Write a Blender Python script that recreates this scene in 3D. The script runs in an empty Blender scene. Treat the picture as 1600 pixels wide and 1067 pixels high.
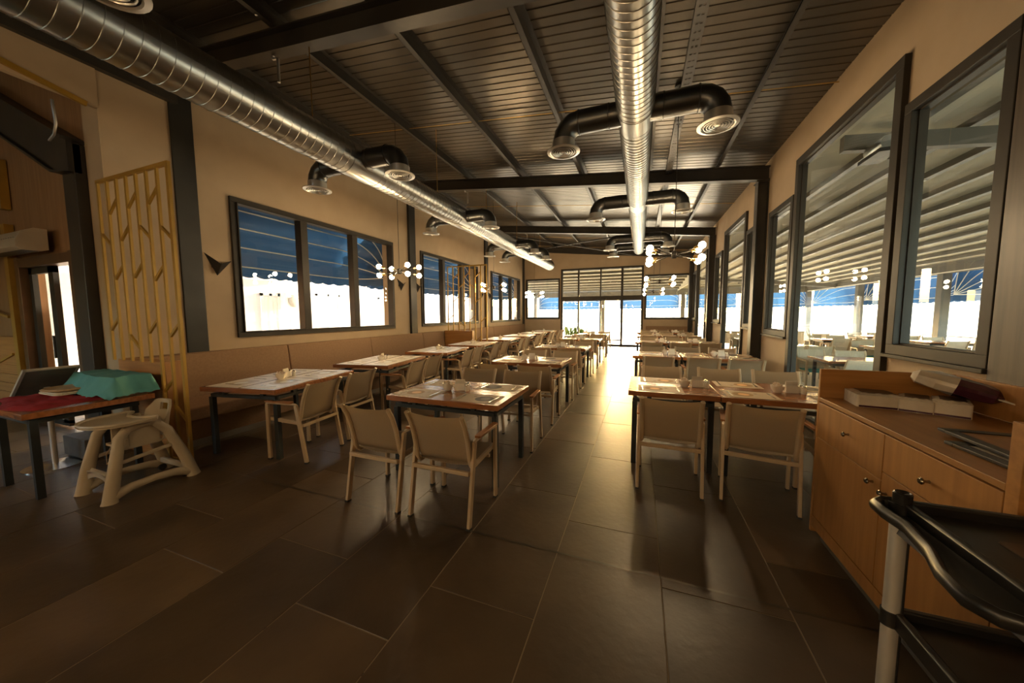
import bpy, math, random
from math import sin, cos, pi, radians
from mathutils import Vector, Matrix, Euler
random.seed(7)
scene = bpy.context.scene
COL = scene.collection

# ------------------------------------------------------------------ camera
YAW, PITCH, ROLL, FPX = -3.59552020e-01, -7.94366034e-02, 4.88236899e-03, 531.28
fwd = Vector((sin(YAW)*cos(PITCH), cos(YAW)*cos(PITCH), sin(PITCH)))
rgt = Vector((cos(YAW), -sin(YAW), 0)); dwn = fwd.cross(rgt)
r2 = cos(ROLL)*rgt + sin(ROLL)*dwn; d2 = -sin(ROLL)*rgt + cos(ROLL)*dwn
cam_d = bpy.data.cameras.new('camera'); cam = bpy.data.objects.new('camera', cam_d); COL.objects.link(cam)
m = Matrix((r2, -d2, -fwd)).transposed().to_4x4(); m.translation = Vector((0, 0, 1.5))
cam.matrix_world = m
cam_d.sensor_width = 36; cam_d.lens = FPX*36/1600; cam_d.clip_start = .05; cam_d.clip_end = 400
scene.camera = cam

# ------------------------------------------------------------------ sky, sun, exposure
w = bpy.data.worlds.new('sky'); scene.world = w; w.use_nodes = True
nt = w.node_tree; nt.nodes.clear()
wo = nt.nodes.new('ShaderNodeOutputWorld'); bg = nt.nodes.new('ShaderNodeBackground')
SUNEL, SUNAZ = radians(8.5), radians(2)      # low sun beyond the far doors, azimuth from +Y towards +X
sk = nt.nodes.new('ShaderNodeTexSky'); sk.sky_type = 'NISHITA'; sk.sun_disc = False
sk.sun_elevation = SUNEL; sk.sun_rotation = SUNAZ; sk.dust_density = 3.0; sk.air_density = 1.0; sk.ozone_density = 1.0
nt.links.new(sk.outputs[0], bg.inputs[0]); bg.inputs[1].default_value = 2.6
nt.links.new(bg.outputs[0], wo.inputs[0])
sun_d = bpy.data.lights.new('sun', 'SUN'); sun = bpy.data.objects.new('sun', sun_d); COL.objects.link(sun)
sun_d.energy = 45; sun_d.color = (1, .86, .66); sun_d.angle = .01
sun.rotation_euler = (Vector((0,0,0))-Vector((sin(SUNAZ)*cos(SUNEL), cos(SUNAZ)*cos(SUNEL), sin(SUNEL)))).to_track_quat('-Z', 'Y').to_euler()
vs = scene.view_settings
scene.display_settings.display_device = 'sRGB'
vs.view_transform = 'Standard'; vs.look = 'None'; vs.gamma = 1; vs.exposure = 0.65; vs.use_curve_mapping = False
cy = scene.cycles
cy.max_bounces = 9; cy.diffuse_bounces = 5; cy.glossy_bounces = 4; cy.transmission_bounces = 6; cy.transparent_max_bounces = 16
cy.sample_clamp_indirect = 6; cy.caustics_reflective = False; cy.caustics_refractive = False; cy.use_denoising = True

# ------------------------------------------------------------------ materials
MATS = {}
def mat(name, col, rough=.5, metal=0, col2=None, scale=8, stretch=(1, 1, 1), bump=0, bscale=None, alpha=1, rnd=0, emit=0, spec=.5, detail=4, trans=0, contrast=(.35, .65)):
    if name in MATS: return MATS[name]
    m = bpy.data.materials.new(name); m.use_nodes = True; t = m.node_tree; N = t.nodes; L = t.links
    b = N['Principled BSDF']; out = N['Material Output']
    b.inputs['Base Color'].default_value = (*col, 1); b.inputs['Roughness'].default_value = rough
    b.inputs['Metallic'].default_value = metal; b.inputs['Specular IOR Level'].default_value = spec
    if emit:
        b.inputs['Emission Color'].default_value = (*col, 1); b.inputs['Emission Strength'].default_value = emit
    cs = None
    if col2 or bump:
        tcn = N.new('ShaderNodeTexCoord'); mp = N.new('ShaderNodeMapping'); mp.inputs['Scale'].default_value = stretch
        L.new(tcn.outputs['Object'], mp.inputs[0])
        src = mp.outputs[0]
        if rnd:
            oi = N.new('ShaderNodeObjectInfo'); ml = N.new('ShaderNodeVectorMath'); ml.operation = 'MULTIPLY_ADD'
            L.new(oi.outputs['Random'], ml.inputs[0]); ml.inputs[1].default_value = (37, 53, 19); L.new(src, ml.inputs[2]); src = ml.outputs[0]
        nz = N.new('ShaderNodeTexNoise'); nz.inputs['Scale'].default_value = scale; nz.inputs['Detail'].default_value = detail
        L.new(src, nz.inputs['Vector'])
        if col2:
            r = N.new('ShaderNodeValToRGB'); r.color_ramp.elements[0].position = contrast[0]; r.color_ramp.elements[1].position = contrast[1]
            r.color_ramp.elements[0].color = (*col, 1); r.color_ramp.elements[1].color = (*col2, 1)
            L.new(nz.outputs['Fac'], r.inputs[0]); cs = r.outputs[0]
            L.new(cs, b.inputs['Base Color'])
        if bump:
            n2 = nz
            if bscale:
                n2 = N.new('ShaderNodeTexNoise'); n2.inputs['Scale'].default_value = bscale; L.new(src, n2.inputs['Vector'])
            bp = N.new('ShaderNodeBump'); bp.inputs['Strength'].default_value = bump; bp.inputs['Distance'].default_value = .01
            L.new(n2.outputs['Fac'], bp.inputs['Height']); L.new(bp.outputs[0], b.inputs['Normal'])
    if rnd:
        oi2 = N.new('ShaderNodeObjectInfo'); hs = N.new('ShaderNodeHueSaturation'); mr = N.new('ShaderNodeMapRange')
        mr.inputs[3].default_value = 1-rnd; mr.inputs[4].default_value = 1+rnd
        L.new(oi2.outputs['Random'], mr.inputs[0]); L.new(mr.outputs[0], hs.inputs['Value'])
        if cs: L.new(cs, hs.inputs['Color'])
        else: hs.inputs['Color'].default_value = (*col, 1)
        L.new(hs.outputs[0], b.inputs['Base Color'])
    sh = b.outputs[0]
    if trans:
        tl = N.new('ShaderNodeBsdfTranslucent'); tl.inputs[0].default_value = (*col, 1); mx = N.new('ShaderNodeMixShader'); mx.inputs[0].default_value = trans
        L.new(sh, mx.inputs[1]); L.new(tl.outputs[0], mx.inputs[2]); sh = mx.outputs[0]; L.new(sh, out.inputs[0])
    if alpha < 1:
        tr = N.new('ShaderNodeBsdfTransparent'); mx = N.new('ShaderNodeMixShader'); mx.inputs[0].default_value = alpha
        L.new(tr.outputs[0], mx.inputs[1]); L.new(sh, mx.inputs[2]); L.new(mx.outputs[0], out.inputs[0])
    MATS[name] = m; return m

def glass_mat(name, tint=(.93, .96, .95), ior=1.5):
    m = bpy.data.materials.new(name); m.use_nodes = True; t = m.node_tree; N = t.nodes; L = t.links; N.remove(N['Principled BSDF'])
    tr = N.new('ShaderNodeBsdfTransparent'); tr.inputs[0].default_value = (*tint, 1)
    gl = N.new('ShaderNodeBsdfGlossy'); gl.inputs['Roughness'].default_value = .0
    ge = N.new('ShaderNodeNewGeometry'); dt = N.new('ShaderNodeVectorMath'); dt.operation = 'DOT_PRODUCT'
    L.new(ge.outputs['Incoming'], dt.inputs[0]); L.new(ge.outputs['Normal'], dt.inputs[1])
    def mth(op, a, b):
        q = N.new('ShaderNodeMath'); q.operation = op
        for i, x in enumerate((a, b)):
            if isinstance(x, (int, float)): q.inputs[i].default_value = x
            elif x is not None: L.new(x, q.inputs[i])
        return q.outputs[0]
    c = mth('ABSOLUTE', dt.outputs['Value'], None); k = mth('POWER', mth('SUBTRACT', 1, c), 5)
    fr = mth('ADD', mth('MULTIPLY', k, .90), .075)   # Schlick reflectance of a two-sided pane
    mx = N.new('ShaderNodeMixShader'); L.new(fr, mx.inputs[0]); L.new(tr.outputs[0], mx.inputs[1]); L.new(gl.outputs[0], mx.inputs[2])
    L.new(mx.outputs[0], N['Material Output'].inputs[0]); return m
GLASS = glass_mat('window_glass')

WALL = mat('wall_plaster', (.44, .33, .215), .75, col2=(.41, .305, .197), scale=3, bump=.05, bscale=60)
TILE = mat('floor_tile', (.050, .032, .018), .36, col2=(.115, .075, .041), scale=1.6, bump=.12, bscale=24, rnd=.22, detail=7, contrast=(.3, .72))
GROUT = mat('floor_grout', (.26, .20, .13), .8)
DECK = mat('roof_deck', (.13, .112, .09), .30, metal=.8, col2=(.10, .087, .07), scale=1.2, rnd=.06)
STEEL = mat('painted_steel', (.045, .038, .030), .42, metal=.15, col2=(.032, .027, .022), scale=3)
PLATE = mat('raw_steel_plate', (.045, .042, .036), .45, metal=.5, col2=(.022, .021, .019), scale=1.4, bump=.04)
FRAME = mat('window_frame', (.042, .036, .028), .5, metal=.1, col2=(.034, .029, .023), scale=5, spec=.25)
GALV = mat('galvanised', (.42, .42, .40), .30, metal=1, col2=(.34, .34, .32), scale=2.5, bump=.02)
DARKPIPE = mat('dark_pipe', (.10, .105, .105), .32, metal=.9, col2=(.08, .08, .08), scale=3)
COLLAR = mat('diffuser_metal', (.55, .53, .48), .35, metal=.9, col2=(.48, .46, .42), scale=6)
GOLD = mat('gold_paint', (.44, .26, .045), .42, metal=.35, col2=(.39, .225, .035), scale=6)
WOODT = mat('table_wood', (.33, .125, .040), .24, col2=(.22, .078, .025), scale=4, stretch=(1, 9, 6), rnd=.08, detail=6, spec=.7)
OAK = mat('oak_veneer', (.41, .195, .058), .42, col2=(.33, .15, .042), scale=3.2, stretch=(9, 9, .6), detail=6, rnd=.03)
OAKH = mat('oak_veneer_top', (.38, .185, .055), .40, col2=(.31, .145, .042), scale=3.2, stretch=(9, .6, 9), detail=6)
OAKX = mat('oak_veneer_side', (.44, .21, .062), .42, col2=(.35, .16, .044), scale=3.2, stretch=(.6, 9, 12), detail=6)
WOODWALL = mat('nook_wood', (.30, .165, .075), .5, col2=(.24, .125, .05), scale=3, stretch=(8, 8, .5), detail=5)
SUEDE = mat('bench_suede', (.285, .175, .100), .85, col2=(.25, .150, .085), scale=40, bump=.06, bscale=300)
CHROME = mat('satin_chrome', (.65, .62, .57), .22, metal=1, col2=(.6, .57, .52), scale=12)
ALU = mat('aluminium', (.66, .63, .57), .36, metal=.45, col2=(.60, .57, .52), scale=6)
CHAIRF = mat('chair_frame_paint', (.56, .43, .28), .42, metal=.1, col2=(.53, .40, .26), scale=8)
SLING = mat('chair_sling', (.44, .335, .22), .7, col2=(.385, .29, .19), scale=260, alpha=.86, trans=.30)
ARMW = mat('armrest_wood', (.40, .17, .055), .45, col2=(.30, .12, .04), scale=5, stretch=(9, 1, 6))
TEAL = mat('teal_fabric', (.06, .33, .34), .8, col2=(.05, .28, .30), scale=60, bump=.05)
TEALCLOTH = mat('teal_cloth', (.10, .34, .36), .8, col2=(.085, .30, .32), scale=5, bump=.05)
REDCLOTH = mat('red_cloth', (.36, .018, .025), .85, col2=(.30, .014, .02), scale=60, bump=.05)
TABSTEEL = mat('table_steel', (.035, .042, .045), .5, metal=.3, col2=(.028, .033, .036), scale=8)
CERAMIC = mat('white_ceramic', (.88, .82, .71), .25, col2=(.79, .74, .65), scale=6)
PAPER = mat('white_paper', (.88, .82, .71), .8, col2=(.84, .78, .67), scale=12, trans=.3)
SUGAR = mat('sugar_sachets', (.62, .45, .30), .7, col2=(.80, .74, .66), scale=30)
BEIGE = mat('beige_plastic', (.47, .40, .29), .45, col2=(.44, .37, .265), scale=4)
BLACKP = mat('black_plastic', (.018, .017, .016), .35, col2=(.012, .011, .010), scale=12)
RUBBER = mat('dark_rubber', (.02, .02, .02), .7, col2=(.03, .03, .03), scale=10)
AWN = mat('awning_canvas', (.026, .085, .20), .8, col2=(.022, .075, .18), scale=3, trans=.16)
AWNBAR = mat('awning_bar', (.80, .77, .70), .4, col2=(.76, .73, .66), scale=5)
PERG = mat('pergola_fabric', (.46, .43, .33), .8, col2=(.42, .39, .30), scale=2, trans=.14)
RIB = mat('pergola_rib', (.10, .09, .07), .5, col2=(.08, .075, .06), scale=4)
WHITEW = mat('white_render', (.86, .87, .90), .8, col2=(.82, .83, .87), scale=2)
GREYW = mat('grey_render', (.68, .74, .84), .8, col2=(.64, .70, .80), scale=2)
PAVE = mat('terrace_floor', (.68, .62, .54), .6, col2=(.60, .55, .47), scale=2, bump=.05)
GROUND = mat('dry_ground', (.56, .50, .36), .9, col2=(.46, .42, .28), scale=.6)
FOLI = mat('foliage', (.09, .16, .03), .7, col2=(.14, .22, .05), scale=8)
BULB = mat('lamp_bulb', (1, .72, .40), .4, emit=95)
BRASS = mat('brass_socket', (.70, .46, .16), .28, metal=1, col2=(.65, .42, .14), scale=9)
BLACKM = mat('black_metal', (.022, .02, .018), .4, metal=.4, col2=(.03, .027, .024), scale=9)
LEDW = mat('sconce_glow', (1, .70, .34), .4, emit=14)
WRAP = mat('clear_wrap_napkins', (.70, .63, .52), .22, col2=(.62, .55, .45), scale=14, bump=.5, bscale=22)
PURPLE = mat('purple_wrap', (.075, .02, .035), .25, col2=(.05, .012, .025), scale=20, bump=.4)
BROWNP = mat('brown_label', (.06, .035, .022), .35, col2=(.09, .055, .03), scale=20)
BOXG = mat('dark_stone', (.075, .068, .060), .6, col2=(.10, .09, .08), scale=14, bump=.1)
SILVERB = mat('plinth_silver', (.30, .27, .23), .4, metal=.6, col2=(.26, .24, .2), scale=5)
AIRC = mat('air_curtain_metal', (.62, .55, .44), .4, metal=.4, col2=(.58, .51, .41), scale=6)
WOODEN_BEIGE = mat('folded_linen', (.58, .42, .25), .85, col2=(.52, .37, .22), scale=30, bump=.1)
GREYPL = mat('grey_plinth', (.10, .095, .09), .5, col2=(.085, .08, .075), scale=6)

def placemat_mat(name, disc, paper, cx):
    m = bpy.data.materials.new(name); m.use_nodes = True; t = m.node_tree; N = t.nodes; L = t.links
    b = N['Principled BSDF']; b.inputs['Roughness'].default_value = .62 if cx != .04 else .4; b.inputs['Specular IOR Level'].default_value = .4 if cx != .04 else .65
    tc = N.new('ShaderNodeTexCoord')
    def dist(c, s=(1, 1, 1)):
        a = N.new('ShaderNodeVectorMath'); a.operation = 'SUBTRACT'; a.inputs[1].default_value = (c[0], c[1], 0); L.new(tc.outputs['Object'], a.inputs[0])
        b2 = N.new('ShaderNodeVectorMath'); b2.operation = 'MULTIPLY'; b2.inputs[1].default_value = (s[0], s[1], 0); L.new(a.outputs[0], b2.inputs[0])
        l = N.new('ShaderNodeVectorMath'); l.operation = 'LENGTH'; L.new(b2.outputs[0], l.inputs[0]); return l.outputs['Value']
    def less(v, r):
        q = N.new('ShaderNodeMath'); q.operation = 'LESS_THAN'; q.inputs[1].default_value = r; L.new(v, q.inputs[0]); return q.outputs[0]
    def mix(f, a, c):
        q = N.new('ShaderNodeMix'); q.data_type = 'RGBA'; L.new(f, q.inputs[0])
        if isinstance(a, tuple): q.inputs[6].default_value = (*a, 1)
        else: L.new(a, q.inputs[6])
        q.inputs[7].default_value = (*c, 1); return q.outputs[2]
    c = mix(less(dist((cx, 0)), .085), paper, disc)
    c = mix(less(dist((cx+.01, .0)), .045), c, tuple(min(1, x*2.2+.05) for x in disc))
    c = mix(less(dist((-cx*.9, .055)), .016), c, (.30, .2, .12))
    c = mix(less(dist((-cx*.9, .02), (.35, 3, 1)), .012), c, (.35, .25, .17))
    L.new(c, b.inputs['Base Color']); return m
MATA = placemat_mat('placemat_print_dark', (.05, .035, .025), (.50, .385, .26), .06)
MATB = placemat_mat('placemat_print_amber', (.36, .20, .075), (.55, .43, .29), -.06)
MATC = placemat_mat('placemat_print_glare', (.66, .55, .40), (.84, .77, .65), .04)  # paler paper and print carry the window glare on the bench tables

# ------------------------------------------------------------------ mesh builder
class MB:
    def __init__(s): s.v = []; s.f = []
    def add(s, vs, fs, M=None):
        o = len(s.v)
        s.v += [tuple(M @ Vector(p)) if M else tuple(p) for p in vs]
        s.f += [tuple(i+o for i in f) for f in fs]; return s
    def box(s, x0, x1, y0, y1, z0, z1, M=None):
        v = [(x0,y0,z0),(x1,y0,z0),(x1,y1,z0),(x0,y1,z0),(x0,y0,z1),(x1,y0,z1),(x1,y1,z1),(x0,y1,z1)]
        return s.add(v, [(0,3,2,1),(4,5,6,7),(0,1,5,4),(1,2,6,5),(2,3,7,6),(3,0,4,7)], M)
    def rbox(s, x0, x1, y0, y1, z0, z1, r, n=4, M=None):   # box with rounded vertical edges
        pts = []
        for cx, cy_, a0 in ((x1-r, y1-r, 0), (x0+r, y1-r, pi/2), (x0+r, y0+r, pi), (x1-r, y0+r, 1.5*pi)):
            for i in range(n+1):
                a = a0+i*pi/2/n; pts.append((cx+r*cos(a), cy_+r*sin(a)))
        return s.prism(pts, z0, z1, M)
    def prism(s, pts, z0, z1, M=None):
        n = len(pts); v = [(p[0], p[1], z0) for p in pts]+[(p[0], p[1], z1) for p in pts]
        f = [tuple(range(n-1, -1, -1)), tuple(range(n, 2*n))]+[(i, (i+1) % n, n+(i+1) % n, n+i) for i in range(n)]
        return s.add(v, f, M)
    def bar(s, p, q, w, h, up=(0, 0, 1)):
        p = Vector(p); q = Vector(q); d = (q-p).normalized(); u = Vector(up)
        sd = d.cross(u)
        if sd.length < 1e-4: sd = d.cross(Vector((0, 1, 0)))
        sd.normalize(); u = sd.cross(d)
        v = []
        for c in (p, q):
            for a, b in ((-1,-1),(1,-1),(1,1),(-1,1)): v.append(c+sd*a*w/2+u*b*h/2)
        return s.add(v, [(0,1,2,3),(7,6,5,4),(0,4,5,1),(1,5,6,2),(2,6,7,3),(3,7,4,0)])
    def tube(s, pts, r, n=8, cap=True, sq=None):
        pts = [Vector(p) for p in pts]; k = len(pts); rr = r if isinstance(r, (list, tuple)) else [r]*k
        rings = []; up = None
        for i in range(k):
            d = (pts[min(i+1, k-1)]-pts[max(i-1, 0)]).normalized()
            if up is None:
                up = Vector((0, 0, 1)) if abs(d.z) < .9 else Vector((0, 1, 0))
            sd = d.cross(up).normalized(); up = sd.cross(d).normalized()
            ring = []
            for j in range(n):
                a = 2*pi*j/n
                ex, ey = (sq if sq else (1, 1))
                ring.append(pts[i]+(sd*cos(a)*ex+up*sin(a)*ey)*rr[i])
            rings.append(ring)
        v = [p for ring in rings for p in ring]
        f = [(i*n+j, (i+1)*n+j, (i+1)*n+(j+1) % n, i*n+(j+1) % n) for i in range(k-1) for j in range(n)]
        if cap: f += [tuple(range(n)), tuple(range(k*n-1, (k-1)*n-1, -1))]
        return s.add(v, f)
    def lathe(s, prof, n=24, M=None, cap=False):
        v = []; k = len(prof)
        for r, z in prof:
            for j in range(n): v.append((r*cos(2*pi*j/n), r*sin(2*pi*j/n), z))
        f = [(i*n+j, i*n+(j+1) % n, (i+1)*n+(j+1) % n, (i+1)*n+j) for i in range(k-1) for j in range(n)]
        if cap: f += [tuple(range(n-1, -1, -1)), tuple(range((k-1)*n, k*n))]
        return s.add(v, f, M)
    def sphere(s, c, r, n=10, k=6):
        prof = [(max(1e-4, r*sin(pi*i/k)), -r*cos(pi*i/k)) for i in range(k+1)]
        return s.lathe(prof, n, Matrix.Translation(c))
    def grid(s, fn, nu, nv, closed=False):
        v = [fn(i/nu, j/nv) for i in range(nu+1) for j in range(nv+1)]
        f = [(i*(nv+1)+j, (i+1)*(nv+1)+j, (i+1)*(nv+1)+j+1, i*(nv+1)+j+1) for i in range(nu) for j in range(nv)]
        return s.add(v, f)
    def slab(s, fn, nu, nv, th):   # sheet with thickness th (vector)
        t = Vector(th); A = [Vector(fn(i/nu, j/nv)) for i in range(nu+1) for j in range(nv+1)]
        n = len(A); W = nv+1
        f = []
        for i in range(nu):
            for j in range(nv):
                a, b, c, d = i*W+j, (i+1)*W+j, (i+1)*W+j+1, i*W+j+1
                f += [(a, b, c, d), (n+d, n+c, n+b, n+a)]
        for i in range(nu):
            a, b = i*W, (i+1)*W; f.append((a, n+a, n+b, b)); a, b = i*W+nv, (i+1)*W+nv; f.append((b, n+b, n+a, a))
        for j in range(nv):
            a, b = j, j+1; f.append((b, n+b, n+a, a)); a, b = nu*W+j, nu*W+j+1; f.append((a, n+a, n+b, b))
        return s.add(A+[p+t for p in A], f)
    def build(s, name, m, parent=None, smooth=True, bevel=0, loc=None, ang=38):
        me = bpy.data.meshes.new(name); me.from_pydata(s.v, [], s.f); me.validate()
        me.materials.append(m)
        if smooth:
            me.polygons.foreach_set('use_smooth', [True]*len(me.polygons)); me.set_sharp_from_angle(angle=radians(ang))
        o = bpy.data.objects.new(name, me); COL.objects.link(o)
        if parent: o.parent = parent
        if loc: o.location = loc
        if bevel:
            bv = o.modifiers.new('bevel', 'BEVEL'); bv.width = bevel; bv.segments = 2; bv.limit_method = 'ANGLE'
        return o
def B(*a, M=None): return MB().box(*a, M=M)

def tag(o, label, cat=None, group=None, kind=None):
    o['label'] = label
    if cat: o['category'] = cat
    if group: o['group'] = group
    if kind: o['kind'] = kind
    return o
def thing(name, loc, label, cat, group=None, rz=0):
    o = bpy.data.objects.new(name, None); COL.objects.link(o); o.location = loc; o.rotation_euler = (0, 0, rz); o.empty_display_size = .1
    return tag(o, label, cat, group)
KIDS = {}
def dup(root, loc, rz, label=None, swap=None):
    if root.name not in KIDS: KIDS[root.name] = [(c, list(c.children)) for c in root.children]
    r = root.copy(); COL.objects.link(r); r.location = loc; r.rotation_euler = (0, 0, rz)
    if label: r['label'] = label
    for c0, gs in KIDS[root.name]:
        c = c0.copy(); COL.objects.link(c); c.parent = r
        if swap and c.name.split('.')[0] in swap:
            c.material_slots[0].link = 'OBJECT'; c.material_slots[0].material = swap[c.name.split('.')[0]]
        for g0 in gs:
            g = g0.copy(); COL.objects.link(g); g.parent = c
    return r
def struct(o, label=None):
    o['kind'] = 'structure'
    if label: o['label'] = label
    return o
XL, XR, YB = -5.58, 2.10, 16.57
def roofz(x): return 4.22+.1*(2.1-x)
ORD = ['first', 'second', 'third', 'fourth', 'fifth', 'sixth', 'seventh', 'eighth', 'ninth', 'tenth', 'eleventh', 'twelfth']

# ------------------------------------------------------------------ floor
fl = struct(MB().box(-10.2, XR+.1, -3.2, YB+.1, -.12, -.0028).build('floor', GROUT, smooth=False), 'dark brown large-format tile floor of the dining room')
tile_me = {}
xs0 = -.455
ncol = [i for i in range(-16, 5)]
def add_tile(x0, x1, y0, y1):
    x0 = max(x0, -10.1); x1 = min(x1, XR); y0 = max(y0, -3.1); y1 = min(y1, YB)
    if x1-x0 < .02 or y1-y0 < .02: return
    g = .0028; key = (round(x1-x0, 3), round(y1-y0, 3))
    if key not in tile_me:
        hx, hy = (x1-x0)/2-g, (y1-y0)/2-g; c = .0012
        mb = MB().add([(-hx,-hy,-.008),(hx,-hy,-.008),(hx,hy,-.008),(-hx,hy,-.008),(-hx,-hy,-c),(hx,-hy,-c),(hx,hy,-c),(-hx,hy,-c),(-hx+c,-hy+c,0),(hx-c,-hy+c,0),(hx-c,hy-c,0),(-hx+c,hy-c,0)],
            [(0,1,5,4),(1,2,6,5),(2,3,7,6),(3,0,4,7),(4,5,9,8),(5,6,10,9),(6,7,11,10),(7,4,8,11),(8,9,10,11)])
        o = mb.build('tile', TILE, fl, smooth=False); tile_me[key] = o.data
    else:
        o = bpy.data.objects.new('tile', tile_me[key]); COL.objects.link(o); o.parent = fl
    o.location = ((x0+x1)/2, (y0+y1)/2, random.uniform(-.0008, .0003))
for ci in ncol:
    x0 = xs0+.6*ci
    off = 2.36 if ci % 2 == 0 else 1.50
    if ci == 1: off = 3.13
    if x0+.6 < -10.1 or x0 > XR: continue
    k = -4
    while off+1.2*k < YB:
        y0 = off+1.2*k; k += 1
        if y0+1.2 < -1: continue
        if x0+.6 < -5.9 and y0 > 2.2: continue
        add_tile(x0, x0+.6, y0, y0+1.2)

# ------------------------------------------------------------------ roof deck, beams, purlins
ceil = struct(MB().add([(-10.2,-3.2,roofz(-10.2)+.06),(XR+.25,-3.2,roofz(XR+.25)+.06),(XR+.25,YB+.15,roofz(XR+.25)+.06),(-10.2,YB+.15,roofz(-10.2)+.06),
    (-10.2,-3.2,roofz(-10.2)+.16),(XR+.25,-3.2,roofz(XR+.25)+.16),(XR+.25,YB+.15,roofz(XR+.25)+.16),(-10.2,YB+.15,roofz(-10.2)+.16)],
    [(0,3,2,1),(4,5,6,7),(0,1,5,4),(1,2,6,5),(2,3,7,6),(3,0,4,7)]).build('ceiling', STEEL, smooth=False), 'dark ribbed metal roof deck above the dining room')
prof = [(0, .0), (.100, 0), (.106, .008), (.119, .008)]
pv = []
for k in range(8):
    for y, z in prof: pv.append((k*.125+y, z))
pv.append((1.0, 0))
xa, xb = -10.1, XR+.2
mb = MB(); n = len(pv)
mb.add([(xa, y, roofz(xa)+z) for y, z in pv]+[(xb, y, roofz(xb)+z) for y, z in pv], [(i, i+1, n+i+1, n+i) for i in range(n-1)])
mb.box(xa+.1, xb, -.004, .012, 0, 0.0001)  # lap edge filler
pan = mb.build('roof_panel', DECK, ceil, smooth=False, loc=(0, -3.0, 0))
for k in range(1, 20):
    o = pan.copy(); COL.objects.link(o); o.location = (0, -3.0+k*1.0, random.uniform(-.002, .002))
def ibeam(x0, x1, y, top_off, depth, wd, name, label, m=STEEL):
    mb = MB(); z = lambda x: roofz(x)-top_off
    t = .016
    for (a, b, w_) in ((0, t, wd), (t, depth-t, .014), (depth-t, depth, wd)):
        mb.add([(x0,y-w_/2,z(x0)-b),(x1,y-w_/2,z(x1)-b),(x1,y+w_/2,z(x1)-b),(x0,y+w_/2,z(x0)-b),(x0,y-w_/2,z(x0)-a),(x1,y-w_/2,z(x1)-a),(x1,y+w_/2,z(x1)-a),(x0,y+w_/2,z(x0)-a)],
            [(0,3,2,1),(4,5,6,7),(0,1,5,4),(1,2,6,5),(2,3,7,6),(3,0,4,7)])
    return tag(mb.build(name, m, smooth=False), label, 'beam', 'steel roof beams')
ibeam(-5.55, 2.09, 2.92, .13, .235, .14, 'roof_beam', 'dark steel roof beam nearest the camera crossing the ceiling')
ibeam(-5.55, 2.09, 7.48, .13, .235, .14, 'roof_beam', 'second dark steel roof beam from the camera')
ibeam(-5.55, 2.09, 12.08, .13, .235, .14, 'roof_beam', 'third dark steel roof beam from the camera')
ibeam(-5.55, 2.09, 16.45, .13, .235, .14, 'roof_beam', 'farthest dark steel roof beam along the back wall')
for i, x in enumerate((-5.30, -3.85, -2.52, -1.2, .10, 1.30)):
    mb = MB(); zt = roofz(x)-.002
    mb.box(x-.004, x+.004, -2.9, YB, zt-.125, zt); mb.box(x-.004, x+.06, -2.9, YB, zt-.006, zt); mb.box(x-.06, x+.004, -2.9, YB, zt-.128, zt-.120); mb.box(x-.06, x-.053, -2.9, YB, zt-.128, zt-.108)
    p = tag(mb.build('purlin', STEEL, smooth=False), 'long dark steel purlin under the roof deck, %s from the left wall' % ORD[i], 'purlin', 'roof purlins running the length of the room')
    for yy in (2.92, 7.48, 12.08):
        q = MB(); q.lathe([(0.0001, 0), (.014, 0), (.014, .012), (.0001, .012)], 8, Matrix.Translation((x-.03, yy-.25, zt-.141)))
        q.build('bolt', CHROME, p)
# sag rods
SR = tag(MB().tube([(-5.2, 5.2, roofz(-5.2)-.07), (XR-.02, 5.2, roofz(XR)-.07)], .006, 6).build('sag_rod', BRASS), 'thin brassy tie rod crossing the first bay between purlins', 'tie rod', 'tie rods between purlins')
for y, nm in ((9.8, 'second'), (14.2, 'third')):
    tag(MB().tube([(-5.2, y, roofz(-5.2)-.07), (XR-.02, y, roofz(XR)-.07)], .006, 6).build('sag_rod', BRASS), 'thin brassy tie rod crossing the %s bay between purlins' % nm, 'tie rod', 'tie rods between purlins')
# cross bracing in last bay
tag(MB().tube([(-5.4, 12.2, 4.62), (-.3, 16.3, 4.10)], .03, 8).build('brace_pipe', STEEL), 'dark diagonal brace pipe rising to the left in the last roof bay', 'brace')
tag(MB().tube([(-.3, 12.2, 4.14), (-5.4, 16.3, 4.6)], .03, 8).build('brace_pipe', STEEL), 'dark diagonal brace pipe rising to the right wall side in the last roof bay', 'brace')
# cable tray (perforated channel)
mb = MB(); x0 = .45; zt = roofz(.45)-.14
mb.box(x0-.055, x0-.052, 1.5, 16.3, zt-.05, zt); mb.box(x0+.052, x0+.055, 1.5, 16.3, zt-.05, zt)
y = 1.5
while y < 16.2:
    mb.box(x0-.055, x0+.055, y, y+.075, zt-.052, zt-.049)
    mb.box(x0-.055, x0-.030, y+.075, y+.1, zt-.052, zt-.049); mb.box(x0+.030, x0+.055, y+.075, y+.1, zt-.052, zt-.049); mb.box(x0-.008, x0+.008, y+.075, y+.1, zt-.052, zt-.049)
    y += .1
tag(mb.build('cable_tray', STEEL, smooth=False), 'perforated metal cable tray running beside the central duct', 'cable tray')

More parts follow.
